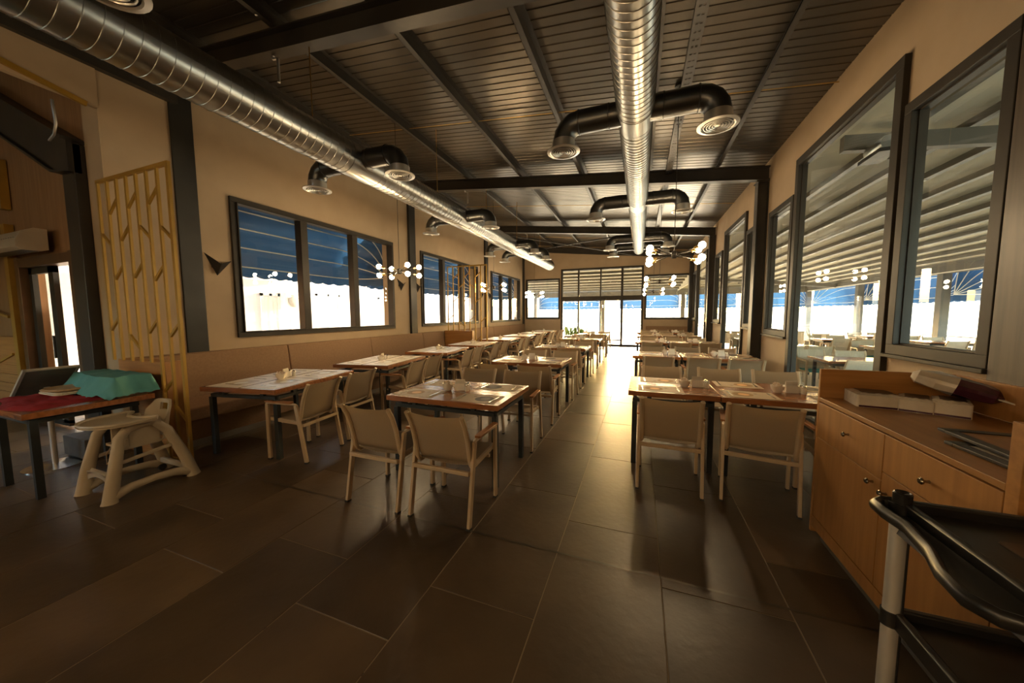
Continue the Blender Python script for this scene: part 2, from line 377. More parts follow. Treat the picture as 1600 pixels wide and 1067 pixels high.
# ------------------------------------------------------------------ walls with openings
def wall(name, axis, pos, th, u0, u1, z0, ztop, holes, m=WALL, label=None):
    """axis 'x': plane X=pos, u is Y.   axis 'y': plane Y=pos, u is X.  th signed outward thickness"""
    us = sorted(set([u0, u1]+[h[0] for h in holes]+[h[1] for h in holes])); zs = sorted(set([z0]+[h[2] for h in holes]+[h[3] for h in holes]))
    mb = MB(); a, b = min(pos, pos+th), max(pos, pos+th)
    for i in range(len(us)-1):
        for j in range(len(zs)):
            ua, ub = us[i], us[i+1]; za = zs[j]; zb = zs[j+1] if j+1 < len(zs) else None
            uc = (ua+ub)/2; zc = za+.001 if zb is None else (za+zb)/2
            if any(h[0] < uc < h[1] and h[2] < zc < h[3] for h in holes): continue
            if axis == 'x':
                mb.box(a, b, ua, ub, za, ztop(ua) if zb is None else zb)
            else:
                if zb is None:
                    mb.add([(ua,a,za),(ub,a,za),(ub,b,za),(ua,b,za),(ua,a,ztop(ua)),(ub,a,ztop(ub)),(ub,b,ztop(ub)),(ua,b,ztop(ua))], [(0,3,2,1),(4,5,6,7),(0,1,5,4),(1,2,6,5),(2,3,7,6),(3,0,4,7)])
                else: mb.box(ua, ub, a, b, za, zb)
    return struct(mb.build(name, m, smooth=False), label)
LW = [(3.28, 6.74), (7.83, 11.30), (12.45, 15.95)]
wall('wall_left', 'x', XL, -.30, 2.07, YB+.2, -.1, lambda u: roofz(XL)+.05, [(a, b, 1.18, 3.22) for a, b in LW], label='warm taupe plaster wall with three wide windows on the left')
RW = [(3.05, 4.00, 1.14, 3.24), (4.05, 6.21, 0, 3.69), (6.25, 7.26, 1.14, 3.23), (7.86, 8.60, 1.20, 3.22), (8.67, 10.68, 0, 3.66), (10.88, 11.80, 1.24, 3.22), (12.35, 13.15, 1.24, 3.22), (13.22, 15.33, 0, 3.66), (15.40, 16.35, 1.24, 3.22)]
wall('wall_right', 'x', XR, .085, -3.2, YB+.2, -.1, lambda u: roofz(XR)+.02, RW, label='taupe plaster wall with tall and small glazed openings on the right')
BW = [(-5.45, -3.70, 1.26, 3.25), (-3.65, .12, 0, 3.67), (.17, 2.02, 1.25, 3.24)]
wall('wall_back', 'y', YB, .2, XL, XR, -.1, lambda u: roofz(u)+.02, BW, label='taupe plaster wall at the far end with the glazed doors')
FW = [(-9.2, -7.4, 1.0, 2.6)]  # unseen window opening added to brighten the left side
wall('wall_front', 'y', -3.1, -.15, -10.1, XR, -.1, lambda u: roofz(u), FW, label='plaster wall behind the camera with one small added window')
wall('wall_nook_side', 'x', -10.0, -.15, -3.2, 2.3, -.1, lambda u: roofz(-10), [], label='plain side wall of the entrance nook')
wall('wall_nook', 'y', 2.07, .2, -10.1, XL-.3, -.1, lambda u: roofz(u), [(-8.0, -6.30, 0, 2.24)], m=WOODWALL, label='brown panelled wall around the entrance door')
# plaster return of the left wall end
struct(MB().box(XL-.34, XL-.001, 2.055, 2.10, 0, 4.9).build('trim_1', WALL, smooth=False), 'plaster return at the near end of the left wall')
# left eave girder and fascia over the nook opening
tag(MB().box(-5.72, -5.50, -3.0, 2.74, 4.16, 4.34).box(-5.66, -5.56, -3, 2.74, 4.34, 4.95).build('eave_girder', STEEL, smooth=False), 'black eave girder above the plaster wall behind the left duct', 'girder')
struct(MB().add([(-5.62,-3,3.9),(-5.56,-3,3.9),(-5.56,2.06,3.76),(-5.62,2.06,3.76),(-5.62,-3,4.2),(-5.56,-3,4.2),(-5.56,2.06,4.2),(-5.62,2.06,4.2)], [(0,3,2,1),(4,5,6,7),(0,1,5,4),(1,2,6,5),(2,3,7,6),(3,0,4,7)]).build('trim_2', WALL, smooth=False), 'plaster fascia over the opening to the entrance nook')
struct(MB().bar((-5.545, 1.97, 3.745), (-5.545, 0.2, 4.10), .03, .05).build('trim_3', GOLD, smooth=False), 'gold strip under the fascia over the nook opening')

# ------------------------------------------------------------------ windows
def window(name, axis, pos, u0, u1, z0, z1, mull=(), hbars=(), fw=.075, d0=-.03, d1=.09, label=None, sill=None, paneoff=.03, bottom=None):
    def bx(mb, ua, ub, a, b, za, zb):
        return mb.box(a, b, ua, ub, za, zb) if axis == 'x' else mb.box(ua, ub, a, b, za, zb)
    A, Bq = pos+d0, pos+d1
    mb = MB(); bt = bottom if bottom is not None else fw
    bx(mb, u0, u1, A, Bq, z1-fw, z1); bx(mb, u0, u1, A, Bq, z0, z0+bt); bx(mb, u0, u0+fw, A, Bq, z0+bt, z1-fw); bx(mb, u1-fw, u1, A, Bq, z0+bt, z1-fw)
    f = struct(mb.build(name, FRAME, smooth=False, bevel=.004), label)
    # inner bead
    mb = MB(); q = fw+.012
    bx(mb, u0+fw, u1-fw, pos+.0, pos+.06, z1-q, z1-fw); bx(mb, u0+fw, u1-fw, pos+0, pos+.06, z0+bt, z0+bt+.012)
    bx(mb, u0+fw, u0+q, pos, pos+.06, z0+bt, z1-fw); bx(mb, u1-q, u1-fw, pos, pos+.06, z0+bt, z1-fw)
    mb.build('glazing_bead', FRAME, f, smooth=False)
    edges = [u0+fw]
    for a, b in mull:
        mb = MB(); bx(mb, a, b, A, Bq, z0+bt, z1-fw); mb.build('mullion', FRAME, f, smooth=False, bevel=.004); edges += [a, b]
    edges.append(u1-fw)
    zc = [z0+bt]
    for a, b in hbars:
        mb = MB(); bx(mb, u0+fw, u1-fw, A+.002, Bq-.002, a, b); mb.build('transom', FRAME, f, smooth=False, bevel=.004); zc += [a, b]
    zc.append(z1-fw)
    for i in range(0, len(edges), 2):
        for j in range(0, len(zc), 2):
            mb = MB(); c = pos+paneoff
            if axis == 'x': v = [(c, edges[i], zc[j]), (c, edges[i+1], zc[j]), (c, edges[i+1], zc[j+1]), (c, edges[i], zc[j+1])]
            else: v = [(edges[i], c, zc[j]), (edges[i+1], c, zc[j]), (edges[i+1], c, zc[j+1]), (edges[i], c, zc[j+1])]
            mb.add(v, [(0, 1, 2, 3)]); mb.build('pane', GLASS, f, smooth=False)
    if sill:
        mb = MB(); bx(mb, u0-.02, u1+.02, pos+sill, pos+.02, z0-.03, z0); mb.build('sill', FRAME, f, smooth=False, bevel=.004)
    return f
wn = 1
for i, (a, b) in enumerate(LW):
    ms = [(a+1.08, a+1.21), (a+2.22, a+2.35)]
    window('window_%d' % wn, 'x', XL, a, b, 1.18, 3.22, ms, d0=-.11, d1=.035, paneoff=-.04, label='wide three-pane window in the left wall, %s from the camera' % ORD[i]); wn += 1
rl = ['nearest small window at the right edge of the photo', 'nearest tall floor-length window in the right wall', 'small window just before the first right-hand post',
      'small window just past the first right-hand post', 'second tall floor-length window in the right wall', 'small window before the second right-hand post',
      'small window past the second right-hand post', 'third tall floor-length window in the right wall', 'last small window in the right wall by the far corner']
for i, (a, b, z0, z1) in enumerate(RW):
    window('window_%d' % wn, 'x', XR, a, b, z0, z1, fw=.085 if z0 > 0 else .10, d0=-.045, d1=.055, label=rl[i], sill=-.075 if z0 > 0 else None, bottom=.11 if z0 == 0 else None); wn += 1
window('window_%d' % wn, 'y', YB, -5.45, -3.70, 1.26, 3.25, label='far wall window left of the glazed doors', d0=-.03, d1=.1); wn += 1
window('window_%d' % wn, 'y', YB, .17, 2.02, 1.25, 3.24, label='far wall window right of the glazed doors', d0=-.03, d1=.1); wn += 1
for i, (a, b, z0, z1) in enumerate(FW):
    window('window_%d' % wn, 'y', -3.1, a, b, z0, z1, label='small unseen window added behind the camera for more light', d0=-.1, d1=.03, paneoff=-.05); wn += 1
dr = window('door_1', 'y', YB, -3.65, .12, 0, 3.67, [(-2.83, -2.76), (-1.79, -1.73), (-.85, -.75)], hbars=[(2.12, 2.34)], label='wide glazed double door assembly with transom panes in the far wall', d0=-.04, d1=.1, bottom=.07)
MB().box(-1.73, -.85, YB-.02, YB+.06, .25, .31).box(-2.76, -1.79, YB-.02, YB+.06, .25, .31).build('door_rail', FRAME, dr, smooth=False)
MB().tube([(-.90, YB-.07, .95), (-.90, YB-.07, 1.25)], .012, 8).tube([(-1.68, YB-.07, .95), (-1.68, YB-.07, 1.25)], .012, 8).build('door_handle', CHROME, dr)
MB().box(-2.0, -1.5, YB-.12, YB-.04, 2.15, 2.23).build('door_closer', BLACKM, dr, smooth=False)

# columns and posts
def column(x0, x1, y0, y1, z1, label, m=PLATE):
    mb = MB(); mb.box(x0, x1, y0, y1, 0, z1)
    return tag(mb.build('steel_column', m, smooth=False, bevel=.006), label, 'column', 'steel columns along the walls')
column(XL-.02, XL+.02, 2.67, 2.91, 4.9, 'broad raw steel column plate on the left wall beside the gold screen')
column(XL-.02, XL+.06, 7.33, 7.58, 4.9, 'dark steel column on the left wall between the first and second windows')
column(XL-.02, XL+.06, 11.88, 12.13, 4.9, 'dark steel column on the left wall between the second and third windows')
column(XL-.02, XL+.06, 16.38, 16.56, 4.9, 'dark steel column in the far left corner')
def hpost(y, label):
    mb = MB(); x0, x1 = XR-.17, XR+.01
    mb.box(x0, x0+.014, y-.09, y+.09, 0, roofz(XR)-.36); mb.box(x1-.014, x1, y-.09, y+.09, 0, roofz(XR)-.36); mb.box(x0+.014, x1-.014, y-.006, y+.006, 0, roofz(XR)-.36)
    mb.box(x0-.02, x1, y-.11, y+.11, roofz(XR)-.376, roofz(XR)-.36)
    return tag(mb.build('steel_post', STEEL, smooth=False), label, 'post', 'steel posts along the right wall')
hpost(7.55, 'dark steel post on the right wall under the second roof beam')
hpost(12.08, 'dark steel post on the right wall under the third roof beam')
hpost(16.4, 'dark steel post in the far right corner')
tag(MB().box(XR-.06, XR+.02, 2.72, 3.02, 0, 4.1).build('steel_post', mat('dark_post', (.085, .058, .036), .45, col2=(.05, .034, .022), scale=3, stretch=(8, 8, .4)), smooth=False, bevel=.008), 'wide brown post at the right edge of the photo beside the near window', 'post', 'steel posts along the right wall')

# ------------------------------------------------------------------ ducts
def spiral(x, z, r, y0, y1, pitch, seg=32):
    mb = MB(); pr = [(0, 0), (.90, 0), (.925, .004), (.975, .004)]
    rows = []
    k = 0
    while True:
        for t, dr_ in pr:
            yy = y0+(k+t)*pitch
            rows.append((yy, r+dr_))
        k += 1
        if y0+k*pitch > y1: break
    v = []
    for yy, rr in rows:
        for j in range(seg+1):
            a = 2*pi*j/seg; v.append((x+rr*cos(a), yy+pitch*j/seg, z+rr*sin(a)))
    W = seg+1; f = [(i*W+j, (i+1)*W+j, (i+1)*W+j+1, i*W+j+1) for i in range(len(rows)-1) for j in range(seg)]
    mb.add(v, f); return mb
def ringY(x, z, y0, y1, r, n=32, cap=False):
    return MB().lathe([(r-.004, y0), (r, y0), (r, y1), (r-.004, y1)], n, Matrix.Translation((x, 0, z)) @ Matrix.Rotation(-pi/2, 4, 'X'))
def branch(parent, x, z, y, side, rb, length, drop, mp=DARKPIPE):
    sx = side
    # straight stub
    M = Matrix.Translation((x, y, z)) @ Matrix.Rotation(sx*pi/2, 4, 'Y')
    p = MB().lathe([(rb, .10), (rb, length-.27)], 24, M)
    for q in (.30*length, length-.275): p.lathe([(rb, q), (rb+.007, q+.004), (rb+.007, q+.012), (rb, q+.016)], 24, M)
    p.build('branch_pipe', mp, parent)
    # segmented elbow
    e = MB(); R = .17; cx = x+sx*(length-.27); rows = []
    segs = 4
    for i in range(segs+1):
        a = i/segs*pi/2
        c = Vector((cx+sx*R*sin(a), y, z-R+R*cos(a))); t = Vector((sx*cos(a), 0, -sin(a))); nrm = Vector((sx*sin(a), 0, cos(a)))
        rows.append([c+(nrm*cos(b)+Vector((0, 1, 0))*sin(b))*rb for b in [2*pi*j/24 for j in range(24)]])
    v = [p_ for r_ in rows for p_ in r_]
    e.add(v, [(i*24+j, i*24+(j+1) % 24, (i+1)*24+(j+1) % 24, (i+1)*24+j) for i in range(segs) for j in range(24)])
    e.build('elbow', mp, parent, ang=24)
    xe = cx+sx*R; ze = z-R
    k = MB().lathe([(rb+.004, 0), (rb+.004, -drop)], 24, Matrix.Translation((xe, y, ze+.005)))
    k.build('collar', COLLAR, parent)
    zd = ze-drop+.005
    d = MB()
    Md = Matrix.Translation((xe, y, zd))
    d.lathe([(rb+.002, .004), (rb+.062, -.004), (rb+.062, -.012), (rb+.03, -.020), (rb+.02, -.012)], 28, Md)
    dd = d.build('diffuser', COLLAR, parent)
    rr = rb+.008; g = MB()
    for q in range(5):
        ra = rr-q*.024; g.lathe([(ra, -.016), (ra-.007, -.018), (ra-.013, -.004), (ra-.011, -.002), (ra, -.016)], 24, Md)
    g.lathe([(.0001, -.016), (.022, -.014), (.024, -.004)], 16, Md)
    g.build('diffuser_ring', COLLAR, dd)
    MB().lathe([(.0001, .012), (rb, .012), (rb+.012, -.006)], 20, Md).build('damper', BLACKM, dd)
CX, CZ, CR = -.09, 3.53, .175
LX, LZ, LR = -3.44, 3.45, .20
cd = thing('spiral_duct', (0, 0, 0), 'galvanised spiral duct down the middle of the ceiling with branch outlets', 'duct')
spiral(CX, CZ, CR, -2.5, 3.72, .072).build('duct_pipe', GALV, cd, ang=22)
spiral(CX, CZ, CR-.008, 3.95, 6.55, .072).build('duct_pipe', GALV, cd, ang=22)
spiral(CX, CZ, CR-.016, 6.85, 11.6, .072).build('duct_pipe', GALV, cd, ang=22)
ringY(CX, CZ, 3.70, 3.97, CR+.004).build('coupling', GALV, cd); ringY(CX, CZ, 6.52, 6.88, CR-.004).build('coupling', GALV, cd)
MB().lathe([(.0001, 0), (CR-.016, 0), (CR-.01, -.06)], 32, Matrix.Translation((CX, 11.66, CZ)) @ Matrix.Rotation(-pi/2, 4, 'X')).build('end_cap', GALV, cd)
for y in (3.80, 6.66, 9.92, 11.1):
    for s in (1, -1): branch(cd, CX, CZ, y, s, .115, .83 if y < 11 or s < 0 else .83, .10)
ld = thing('spiral_duct', (0, 0, 0), 'galvanised spiral duct running above the left bench tables', 'duct')
spiral(LX, LZ, LR, -2.5, 3.35, .09).build('duct_pipe', GALV, ld, ang=22)
spiral(LX, LZ, LR, 3.65, 6.0, .09).build('duct_pipe', GALV, ld, ang=22)
spiral(LX, LZ, LR-.008, 6.3, 13.4, .09).build('duct_pipe', GALV, ld, ang=22)
ringY(LX, LZ, 3.32, 3.75, LR+.004).build('coupling', GALV, ld); ringY(LX, LZ, 5.97, 6.37, LR+.003).build('coupling', GALV, ld)
MB().lathe([(.0001, 0), (LR-.008, 0), (LR-.004, -.06)], 32, Matrix.Translation((LX, 13.5, LZ)) @ Matrix.Rotation(-pi/2, 4, 'X')).build('end_cap', GALV, ld)
for y, ss in ((3.52, (1, -1)), (6.2, (1, -1)), (9.15, (1, -1)), (10.35, (1, -1))):
    for s in ss: branch(ld, LX, LZ, y, s, .112, .78, .09)
branch(ld, LX, LZ, 1.02, 1, .112, .95, .09)
# hangers
k = 0
for nm, x, zb, ys in (('left', LX, LZ+LR, (2.92, 5.4, 7.48, 9.6, 12.08)), ('central', CX, CZ+CR, (2.6, 5.3, 7.4, 9.7))):
    for i, y in enumerate(ys):
        zt = roofz(x)-.36 if y in (2.92, 7.48, 12.08) else roofz(x)-.02
        h = MB().tube([(x, y, zb-.003), (x, y, zt)], .006, 6)
        tag(h.build('duct_hanger', BRASS), 'thin threaded hanger rod holding the %s duct, %s from the camera' % (nm, ORD[i]), 'hanger rod', 'hanger rods of the ducts')
for i, (x, y) in enumerate(((-3.93, 2.92), (-3.93, 7.48), (-3.93, 12.08))):
    z = roofz(x)-.365
    tag(MB().tube([(x-.07, y, z+.0), (x-.07, y, z-.03), (x, y, z-.04), (x, y, z-.30)], .016, 8).build('pipe_stub', COLLAR), 'short bent pipe stub under the %s roof beam beside the left duct' % ORD[i], 'pipe')

# ------------------------------------------------------------------ nook: knee beam, post, door
Yn = 1.97
mb = MB()
def prx(pts, y0, y1, mb):   # polygon in XZ extruded in Y
    n = len(pts); mb.add([(p[0], y0, p[1]) for p in pts]+[(p[0], y1, p[1]) for p in pts], [tuple(range(n)), tuple(range(2*n-1, n-1, -1))]+[(i, n+i, n+(i+1) % n, (i+1) % n) for i in range(n)])
prx([(-5.93, 3.44), (-5.93, 3.10), (-6.24, 3.14), (-9.9, 4.95), (-9.9, 5.35)], Yn-.05, Yn+.05, mb)
prx([(-5.93, 3.08), (-6.24, 3.12), (-9.9, 4.93), (-9.9, 4.96), (-6.24, 3.15)], Yn-.09, Yn+.09, mb)
prx([(-5.93, 3.47), (-5.93, 3.43), (-9.9, 5.34), (-9.9, 5.38)], Yn-.09, Yn+.09, mb)
tag(mb.build('knee_beam', STEEL, smooth=False), 'sloping dark steel knee beam at the upper left over the entrance', 'beam')
tag(MB().box(-6.21, -5.93, 1.96, 2.06, 0, 3.42).build('steel_column', STEEL, smooth=False, bevel=.006), 'dark steel column beside the entrance door under the knee beam', 'column')
tag(MB().tube([(-5.75, 1.80, 3.74), (-5.72, 1.80, 3.5), (-5.78, 1.80, 3.40), (-5.9, 1.80, 3.36)], .012, 8).build('cable', COLLAR), 'short curved cable loop under the gold strip at upper left', 'cable')
d2_ = struct(MB().box(-6.48, -6.20, 2.02, 2.16, 0, 2.3).box(-8.02, -7.90, 2.02, 2.16, 0, 2.3).box(-7.90, -6.46, 2.02, 2.16, 2.16, 2.28).build('door_2', mat('door_bronze', (.16, .09, .045), .35, metal=.3, col2=(.12, .07, .035), scale=5), smooth=False, bevel=.004), 'bronze framed glass sliding entrance door in the nook')
MB().box(-7.32, -7.18, 2.10, 2.15, .06, 2.16).box(-7.90, -7.80, 2.10, 2.15, .06, 2.16).box(-7.9, -7.18, 2.10, 2.15, .02, .10).box(-7.9, -7.18, 2.10, 2.15, 2.08, 2.16).build('sliding_leaf', FRAME, d2_, smooth=False)
MB().add([(-7.8, 2.125, .1), (-7.32, 2.125, .1), (-7.32, 2.125, 2.08), (-7.8, 2.125, 2.08)], [(0, 1, 2, 3)]).build('pane', GLASS, d2_, smooth=False)
MB().tube([(-7.25, 2.07, .95), (-7.25, 2.07, 1.25)], .012, 8).build('door_handle', BLACKM, d2_)
# air curtain above the door
ac = thing('air_curtain', (-7.5, 2.0, 2.30), 'metal air curtain unit above the entrance door at the left edge', 'air curtain')
pts = [(0, .02), (.06, 0), (.20, 0), (.24, .03), (.24, .10), (.19, .22), (.10, .27), (0, .27)]
mb = MB(); n = len(pts); mb.add([(-1.1, -p[0], p[1]) for p in pts]+[(.62, -p[0], p[1]) for p in pts], [(i, n+i, n+(i+1) % n, (i+1) % n) for i in range(n)]); mb.build('housing', AIRC, ac, ang=50)
for xx in (-1.1, .6):
    mb = MB(); mb.add([(xx, -p[0]*1.02, p[1]) for p in pts]+[(xx+.03, -p[0]*1.02, p[1]) for p in pts], [tuple(range(n)), tuple(range(2*n-1, n-1, -1))]+[(i, n+i, n+(i+1) % n, (i+1) % n) for i in range(n)]); mb.build('end_cap', AIRC, ac)
mb = MB()
for i in range(24): mb.box(-1.06+i*.068, -1.03+i*.068, -.236+.0, -.232, .105, .11); mb.box(-1.06+i*.068, -1.03+i*.068, -.225, -.2, .14, .145)
mb.build('intake_louvre', BLACKM, ac, smooth=False)
MB().box(-1.05, .58, -.19, -.07, -.004, .004).build('air_outlet', BLACKM, ac, smooth=False)
# gold strips and wood boards left of door
struct(MB().box(-8.16, -8.04, 1.98, 2.06, 0, 2.75).box(-8.16, -8.04, 1.98, 2.06, 2.95, 3.6).build('trim_4', GOLD, smooth=False), 'gold painted strip left of the entrance door')
pnl = tag(MB().box(-9.9, -8.18, 2.0, 2.062, 0, 1.22).build('wood_panelling', OAKX, smooth=False), 'oak slatted panelling at the lower left edge beside the entrance', 'panelling')
for i in range(9): MB().box(-9.9, -8.18, 1.985, 2.0, .02+i*.134, .02+i*.134+.126).build('slat', OAKX, pnl, smooth=False)
MB().bar((-9.6, 1.975, .62), (-8.2, 1.975, .98), .02, .03).bar((-9.6, 1.975, 1.7), (-8.2, 1.975, 1.5), .02, .03).build('gold_strip', GOLD, pnl, smooth=False)
# ------------------------------------------------------------------ banquette bench
def bench(y0, y1, cuts, label, name='banquette'):
    b = thing(name, (XL, y0, 0), label, 'bench', 'banquettes along the left wall')
    L = y1-y0
    MB().box(.16, .80, 0, L, .06, .30).build('base', SUEDE, b, smooth=False)
    MB().box(.18, .815, 0.002, L-.002, 0, .07).build('plinth', SILVERB, b, smooth=False)
    cs = [c-y0 for c in cuts]; cs = [0]+[c for c in cs if 0 < c < L]+[L]
    for i in range(len(cs)-1):
        a, e = cs[i]+.004, cs[i+1]-.004
        MB().box(.16, .86, a, e, .30, .455).build('seat_cushion', SUEDE, b, bevel=.018)
        MB().add([(.0,a,.30),(.22,a,.30),(.22,e,.30),(0,e,.30),(.03,a,1.02),(.13,a,1.02),(.13,e,1.02),(.03,e,1.02)], [(0,3,2,1),(4,5,6,7),(0,1,5,4),(1,2,6,5),(2,3,7,6),(3,0,4,7)]).build('back_panel', SUEDE, b, bevel=.016)
    return b
cuts = [2.1+1.87*k for k in range(1, 9)]
cuts = [3.945, 5.80, 7.69, 10.6, 12.4, 14.2]
bench(2.14, 8.72, cuts, 'long brown suede banquette under the first left windows')
bench(8.90, 16.3, cuts, 'brown suede banquette along the far part of the left wall')
def end_panel(y, label):
    p = thing('bench_end_panel', (XL, y, 0), label, 'panel', 'oak end panels of the banquettes')
    MB().box(.14, 1.06, -.02, .10, 0, 1.03).build('panel', OAKX, p, smooth=False, bevel=.004)
    MB().box(1.0, 1.065, -.028, .108, .0, 1.036).build('edge_strip', OAK, p, smooth=False)
end_panel(2.0, 'oak panel closing the near end of the banquette below the gold screen')
end_panel(8.80, 'oak panel between the two banquettes below the far gold screen')

# ------------------------------------------------------------------ gold screens
def screen(y, label):
    s = thing('gold_screen', (XL, y, 0), label, 'screen', 'gold lattice screens')
    X0, PT, TOP = .29, .178, 2.90
    x = [X0+PT*i for i in range(8)]
    def upright(i, z0): MB().box(x[i]-.014, x[i]+.014, -.010, .010, z0, TOP-.03).build('upright', GOLD, s, smooth=False)
    for i in range(5): upright(i, 1.035)
    upright(5, .09); upright(6, .09)
    MB().box(x[7]-.018, x[7]+.018, -.0125, .0125, 0, TOP-.03).build('upright', GOLD, s, smooth=False)
    MB().box(x[0]-.02, x[7]+.018, -.0125, .0125, TOP-.035, TOP).build('top_rail', GOLD, s, smooth=False)
    MB().box(x[4]+.30-.2, x[7]+.018, -.0125, .0125, .05, .09).build('bottom_rail', GOLD, s, smooth=False)
    for i, z, up in ((1,2.61,1),(3,2.63,1),(5,2.63,1),(0,2.29,-1),(2,2.33,1),(4,2.31,-1),(6,2.27,-1),(1,1.95,1),(3,1.95,1),(5,1.91,1),(0,1.42,1),(4,1.4,1),(6,1.37,1),(2,1.24,-1),(5,.82,1),(6,.55,-1)):
        MB().bar((x[i]+.008, 0, z-.065*up), (x[i+1]-.008, 0, z+.065*up), .018, .022).build('diagonal', GOLD, s, smooth=False)
screen(1.90, 'large gold lattice screen in the left foreground beside the high chair')
screen(8.75, 'far gold lattice screen standing across the banquettes in mid room')

# ------------------------------------------------------------------ tables
def make_table(lx, ly, label, loc, rz=0, group='wooden dining tables', lx_leg=None):
    t = thing('dining_table', loc, label, 'table', group, rz)
    hx, hy = lx/2, ly/2; ix, iy = hx-.06, hy-.08
    MB().box(-hx, hx, -hy, hy, .703, .75).build('tabletop', WOODT, t, bevel=.003)
    mb = MB()
    for s in (-1, 1):
        mb.box(-ix, ix, s*iy-.02, s*iy+.02, .632, .665); mb.box(s*ix-.02, s*ix+.02, -iy, iy, .632, .665)
        for u in (-.6, .6): mb.box(u*ix-.02, u*ix+.02, s*iy-.018, s*iy+.018, .665, .704); mb.box(s*ix-.018, s*ix+.018, u*iy-.02, u*iy+.02, .665, .704)
    mb.build('steel_frame', TABSTEEL, t, smooth=False)
    for sx_ in (-1, 1):
        for sy_ in (-1, 1): MB().box(sx_*ix-.0225, sx_*ix+.0225, sy_*iy-.0225, sy_*iy+.0225, 0, .634).build('leg', TABSTEEL, t, smooth=False)
    return t
# ------------------------------------------------------------------ armchair
def make_chair(label, group='taupe sling armchairs at the tables'):
    t = thing('armchair', (0, 0, 0), label, 'chair', group)
    for s in (-1, 1):
        x = s*.245
        for nm, p, q in (('f', (x, .22, .012), (x, .22, .592)), ('r', (x, -.245, .012), (x, -.145, .592))):
            lg = MB().bar(p, q, .024, .040, up=(0, 1, 0)).build('leg', CHAIRF, t, smooth=False, bevel=.004)
            MB().bar((p[0], p[1]-.002, 0), (p[0], p[1], .014), .027, .043, up=(0, 1, 0)).build('foot_cap', RUBBER, lg, smooth=False)
        af = MB().tube([(x, -.150, .57), (x, -.148, .596), (x, -.13, .602), (x, .20, .602), (x, .224, .596), (x, .222, .57)], .016, 8, sq=(.9, .7)).build('arm_frame', CHAIRF, t)
        MB().rbox(x-.024, x+.024, -.105, .235, .609, .626, .015).build('armrest', ARMW, t, bevel=.003)
        xr = s*.222
        P = [(-.06, .418), (-.115, .406), (-.15, .414), (-.172, .45), (-.188, .53), (-.21, .63), (-.245, .73), (-.29, .81)]
        MB().tube([(xr, a, b) for a, b in P], .022, 8, sq=(.85, .75)).build('back_rail', CHAIRF, t)
        MB().bar((xr, -.14, .405), (xr, .235, .432), .022, .034).build('seat_rail', CHAIRF, t, smooth=False)
    def back(u, v):
        k = v*(len(P2)-1); i = min(int(k), len(P2)-2); f = k-i
        y = P2[i][0]*(1-f)+P2[i+1][0]*f; z = P2[i][1]*(1-f)+P2[i+1][1]*f
        sag = 1-(2*u-1)**2
        return ((2*u-1)*.207, y-.018*sag*(.3+.7*v), z-.012*sag*(v > .97))
    P2 = [(-.135, .432), (-.158, .46), (-.176, .53), (-.198, .63), (-.234, .73), (-.278, .806)]
    MB().slab(back, 6, 10, (0, .004, 0)).build('backrest', SLING, t)
    MB().slab(lambda u, v: ((2*u-1)*.215, -.14+.375*v, .420+.025*v-.018*(1-(2*u-1)**2)*(1-v*.6)), 6, 6, (0, 0, .004)).build('seat', SLING, t)
    MB().box(-.235, .235, -.225, -.20, .372, .402).build('cross_bar', CHAIRF, t, smooth=False, bevel=.003); MB().box(-.235, .235, .12, .145, .372, .396).build('cross_bar', CHAIRF, t, smooth=False, bevel=.003)
    return t
chair0 = make_chair('x'); used = [False]
def chair(x, y, rz, label):
    jx, jy, jr = random.uniform(-.02, .02), random.uniform(-.025, .025), random.uniform(-.05, .05)
    if not used[0]:
        used[0] = True; chair0.location = (x, y, 0); chair0.rotation_euler = (0, 0, rz); chair0['label'] = label; return chair0
    return dup(chair0, (x+jx, y+jy, 0), rz+jr, label)
